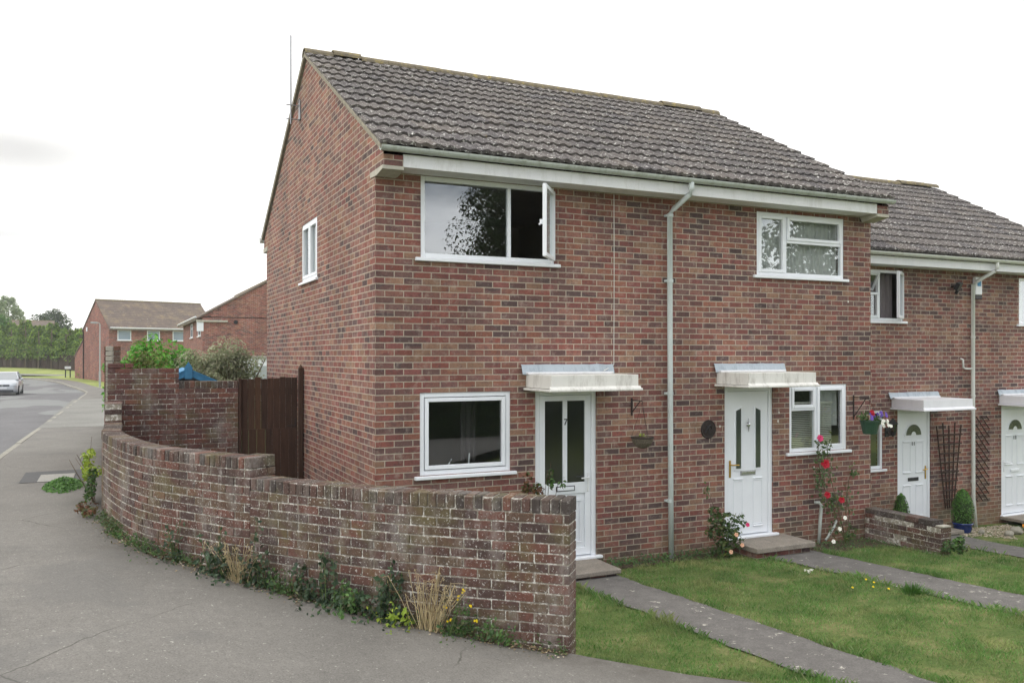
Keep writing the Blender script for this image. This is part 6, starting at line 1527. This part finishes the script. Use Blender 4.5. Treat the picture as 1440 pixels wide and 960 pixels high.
# ---- far fence, hedge and trees
fnc = thing('board_fence', 'long dark brown close-boarded fence at the top of the far grass bank', 'fence', (-12, 118, .8))
A_, B_ = Vector((-5.9, 103.5)), Vector((-26, 152)); d = (B_-A_); n_ = 28
mb = MB()
for i in range(n_):
    a = A_+d*(i/n_); b = A_+d*((i+1)/n_); za = S(a.x, a.y); m_ = Matrix.Translation((a.x, a.y, 0)) @ Matrix.Rotation(math.atan2(d.y, d.x), 4, 'Z'); L = (b-a).length
    k = 0
    while k < L-.05: mb.box(k, k+.145, -.015+.01*(int(k/.15) % 2), .01+.01*(int(k/.15) % 2), za-.3, za+1.78+random.uniform(-.02, .02), m_); k += .15
mb.build('boards', 'fence_wood', fnc)
for i in range(0, n_+1, 1):
    a = A_+d*(i/n_); mb = MB(); mb.bbox(a.x-.06, a.x+.06, a.y-.06, a.y+.06, S(a.x, a.y)-.3, S(a.x, a.y)+1.85, .005); mb.build('post', 'fence_wood', fnc)
HG = 'conifer hedge trees behind the far fence'
hp = [(-6.2, 106.5, 4.9), (-7.9, 109.5, 4.9), (-9.6, 112.5, 5.6), (-11.3, 116, 5.3), (-13.1, 120, 6.2), (-15.2, 125, 5.9), (-17.4, 130, 5.7), (-19.6, 135.5, 6.3)]
hl = ['rightmost conifer of the hedge, next to the distant house', 'second conifer of the hedge from its right end', 'third hedge conifer from the right, behind the street name sign', 'bushy hedge conifer right of the hedge middle', 'tall bushy conifer at the middle of the hedge', 'bright-topped conifer left of the hedge middle', 'conifer of the hedge near the left edge, above the silver car', 'leftmost conifer of the hedge at the photograph edge']
for i, ((x, y, h), lb) in enumerate(zip(hp, hl)):
    rnd = random.Random(100+i); z = S(x, y); t = thing('conifer_tree', lb, 'tree', (x, y, z), HG)
    mb = MB(); limbs(mb, (x, y, z), (x, y, z+h*.9), .14, 6, .8, rnd); mb.build('trunk', 'bark', t)
    mb = MB()
    for _ in range(2600):
        k = rnd.random()**.85; a = rnd.uniform(0, 6.28); hw = 1.75*(1-k**2.2*.75)*(1+.18*math.sin(3*a+i)+.15*math.sin(7*k*3+a*2)); rr = hw*rnd.uniform(.55, 1.05)
        leaf_quads(mb, (x+rr*math.cos(a), y+1.2+rr*math.sin(a), z+1.3+k*(h-1.3)+.25*math.sin(a*3+i)), Vector((math.cos(a), math.sin(a), .9))+Vector((rnd.gauss(0, .5), rnd.gauss(0, .5), rnd.gauss(0, .5))), .34, rnd, .5)
    mb.build('crown', 'leaf_conifer', t)
tree('tree', 'pale airy tree at the far left, behind the hedge and partly out of frame', 'tree', (-19.2, 164, .8), 12.0, (3.1, 3, 2.6), 9.6, 'leaf_pale', 2600, .42, 41, 40, 'trees beyond the hedge', .26)
tree('tree', 'round dark green tree standing alone behind the hedge', 'tree', (-13.4, 183, .8), 11.5, (3.5, 3.2, 2.9), 8.0, 'leaf_dark', 5200, .42, 42, 46, 'trees beyond the hedge', .34)
tree('tree', 'small dense green tree at the left edge in front of the pale tree', 'tree', (-18.4, 138.5, .8), 7.6, (1.9, 1.9, 1.9), 6.4, 'leaf_topiary', 2400, .3, 43, 24, 'trees beyond the hedge', .36)
x, y = -5.25, 84.5; z = S(x, y); t = thing('yellow_bush', 'low yellow-green bush against the corner of the distant house', 'bush', (x, y, z)); rnd = random.Random(3); mb = MB(); cloud(mb, (x, y, z+.62), (.62, .5, .5), 700, .14, rnd, 16, .4); mb.build('foliage', 'leaf_yellow', t)
# trees across the green in front of the houses (seen mirrored in the windows)
for i, (x, y, h, rad, lb) in enumerate(((12.5, -21, 10.5, (3.0, 3, 3.6), 'tall tree on the green opposite the houses, first from the street'), (20, -24, 9, (3.6, 3, 3.2), 'spreading tree on the green opposite the set-back houses'), (3.2, -23, 5.2, (3.4, 2.4, 2.1), 'low broad tree on the green opposite the number 7 door'), (27, -20, 10, (3.5, 3, 3.6), 'tree on the green furthest from the street'))):
    tree('tree', lb, 'tree', (x, y, .2), h, rad, h-rad[2]*.8, 'leaf_dark', 30000 if i == 0 else 5200, .14 if i == 0 else .28, 60+i, 110 if i == 0 else 60, 'trees on the green opposite', .24, .22)

# unseen hedge added behind the camera to darken the ground-floor window reflections
rnd = random.Random(8); t = thing('reflection_hedge', 'dark hedge added out of view opposite the houses to darken window reflections', 'hedge', (8, -12.6, .2))
mb = MB()
for _ in range(22000):
    x = rnd.uniform(-.5, 46); k = rnd.random(); y = -12.3-.7*rnd.random(); z = .1+k*2.0+.12*math.sin(x*2.1)
    if rnd.random() < .7: y = -12.3+rnd.uniform(-.06, .08)
    leaf_quads(mb, (x, y, z), Vector((rnd.gauss(0, .6), 1, rnd.gauss(0, .5)+.3)), .13, rnd, .55)
mb.build('foliage', 'leaf_dark', t)
mb = MB(); mb.box(-.4, 45.9, -12.95, -12.4, -.2, 1.85); mb.build('hedge_core', 'leaf_dark', t)

# ------------------------------------------------------------------ thin summer haze
me = bpy.data.meshes.new('haze'); hv = [(x, y, z) for z in (-2.2, 26) for x, y in ((-80, -40), (60, -40), (60, 215), (-80, 215))]
me.from_pydata(hv, [], [(0, 3, 2, 1), (4, 5, 6, 7), (0, 1, 5, 4), (1, 2, 6, 5), (2, 3, 7, 6), (3, 0, 4, 7)]); me.update()
hz = bpy.data.objects.new('haze', me); COL.objects.link(hz); hz['kind'] = 'stuff'; hz['label'] = 'thin pale haze over the street'; hz['category'] = 'haze'
hm = bpy.data.materials.new('haze'); hm.use_nodes = True; hm.node_tree.nodes.clear()
ho = hm.node_tree.nodes.new('ShaderNodeOutputMaterial'); hp_ = hm.node_tree.nodes.new('ShaderNodeVolumePrincipled'); hp_.inputs['Density'].default_value = HAZE; hp_.inputs['Color'].default_value = (.93, .96, 1, 1)
hm.node_tree.links.new(hp_.outputs[0], ho.inputs['Volume']); me.materials.append(hm)
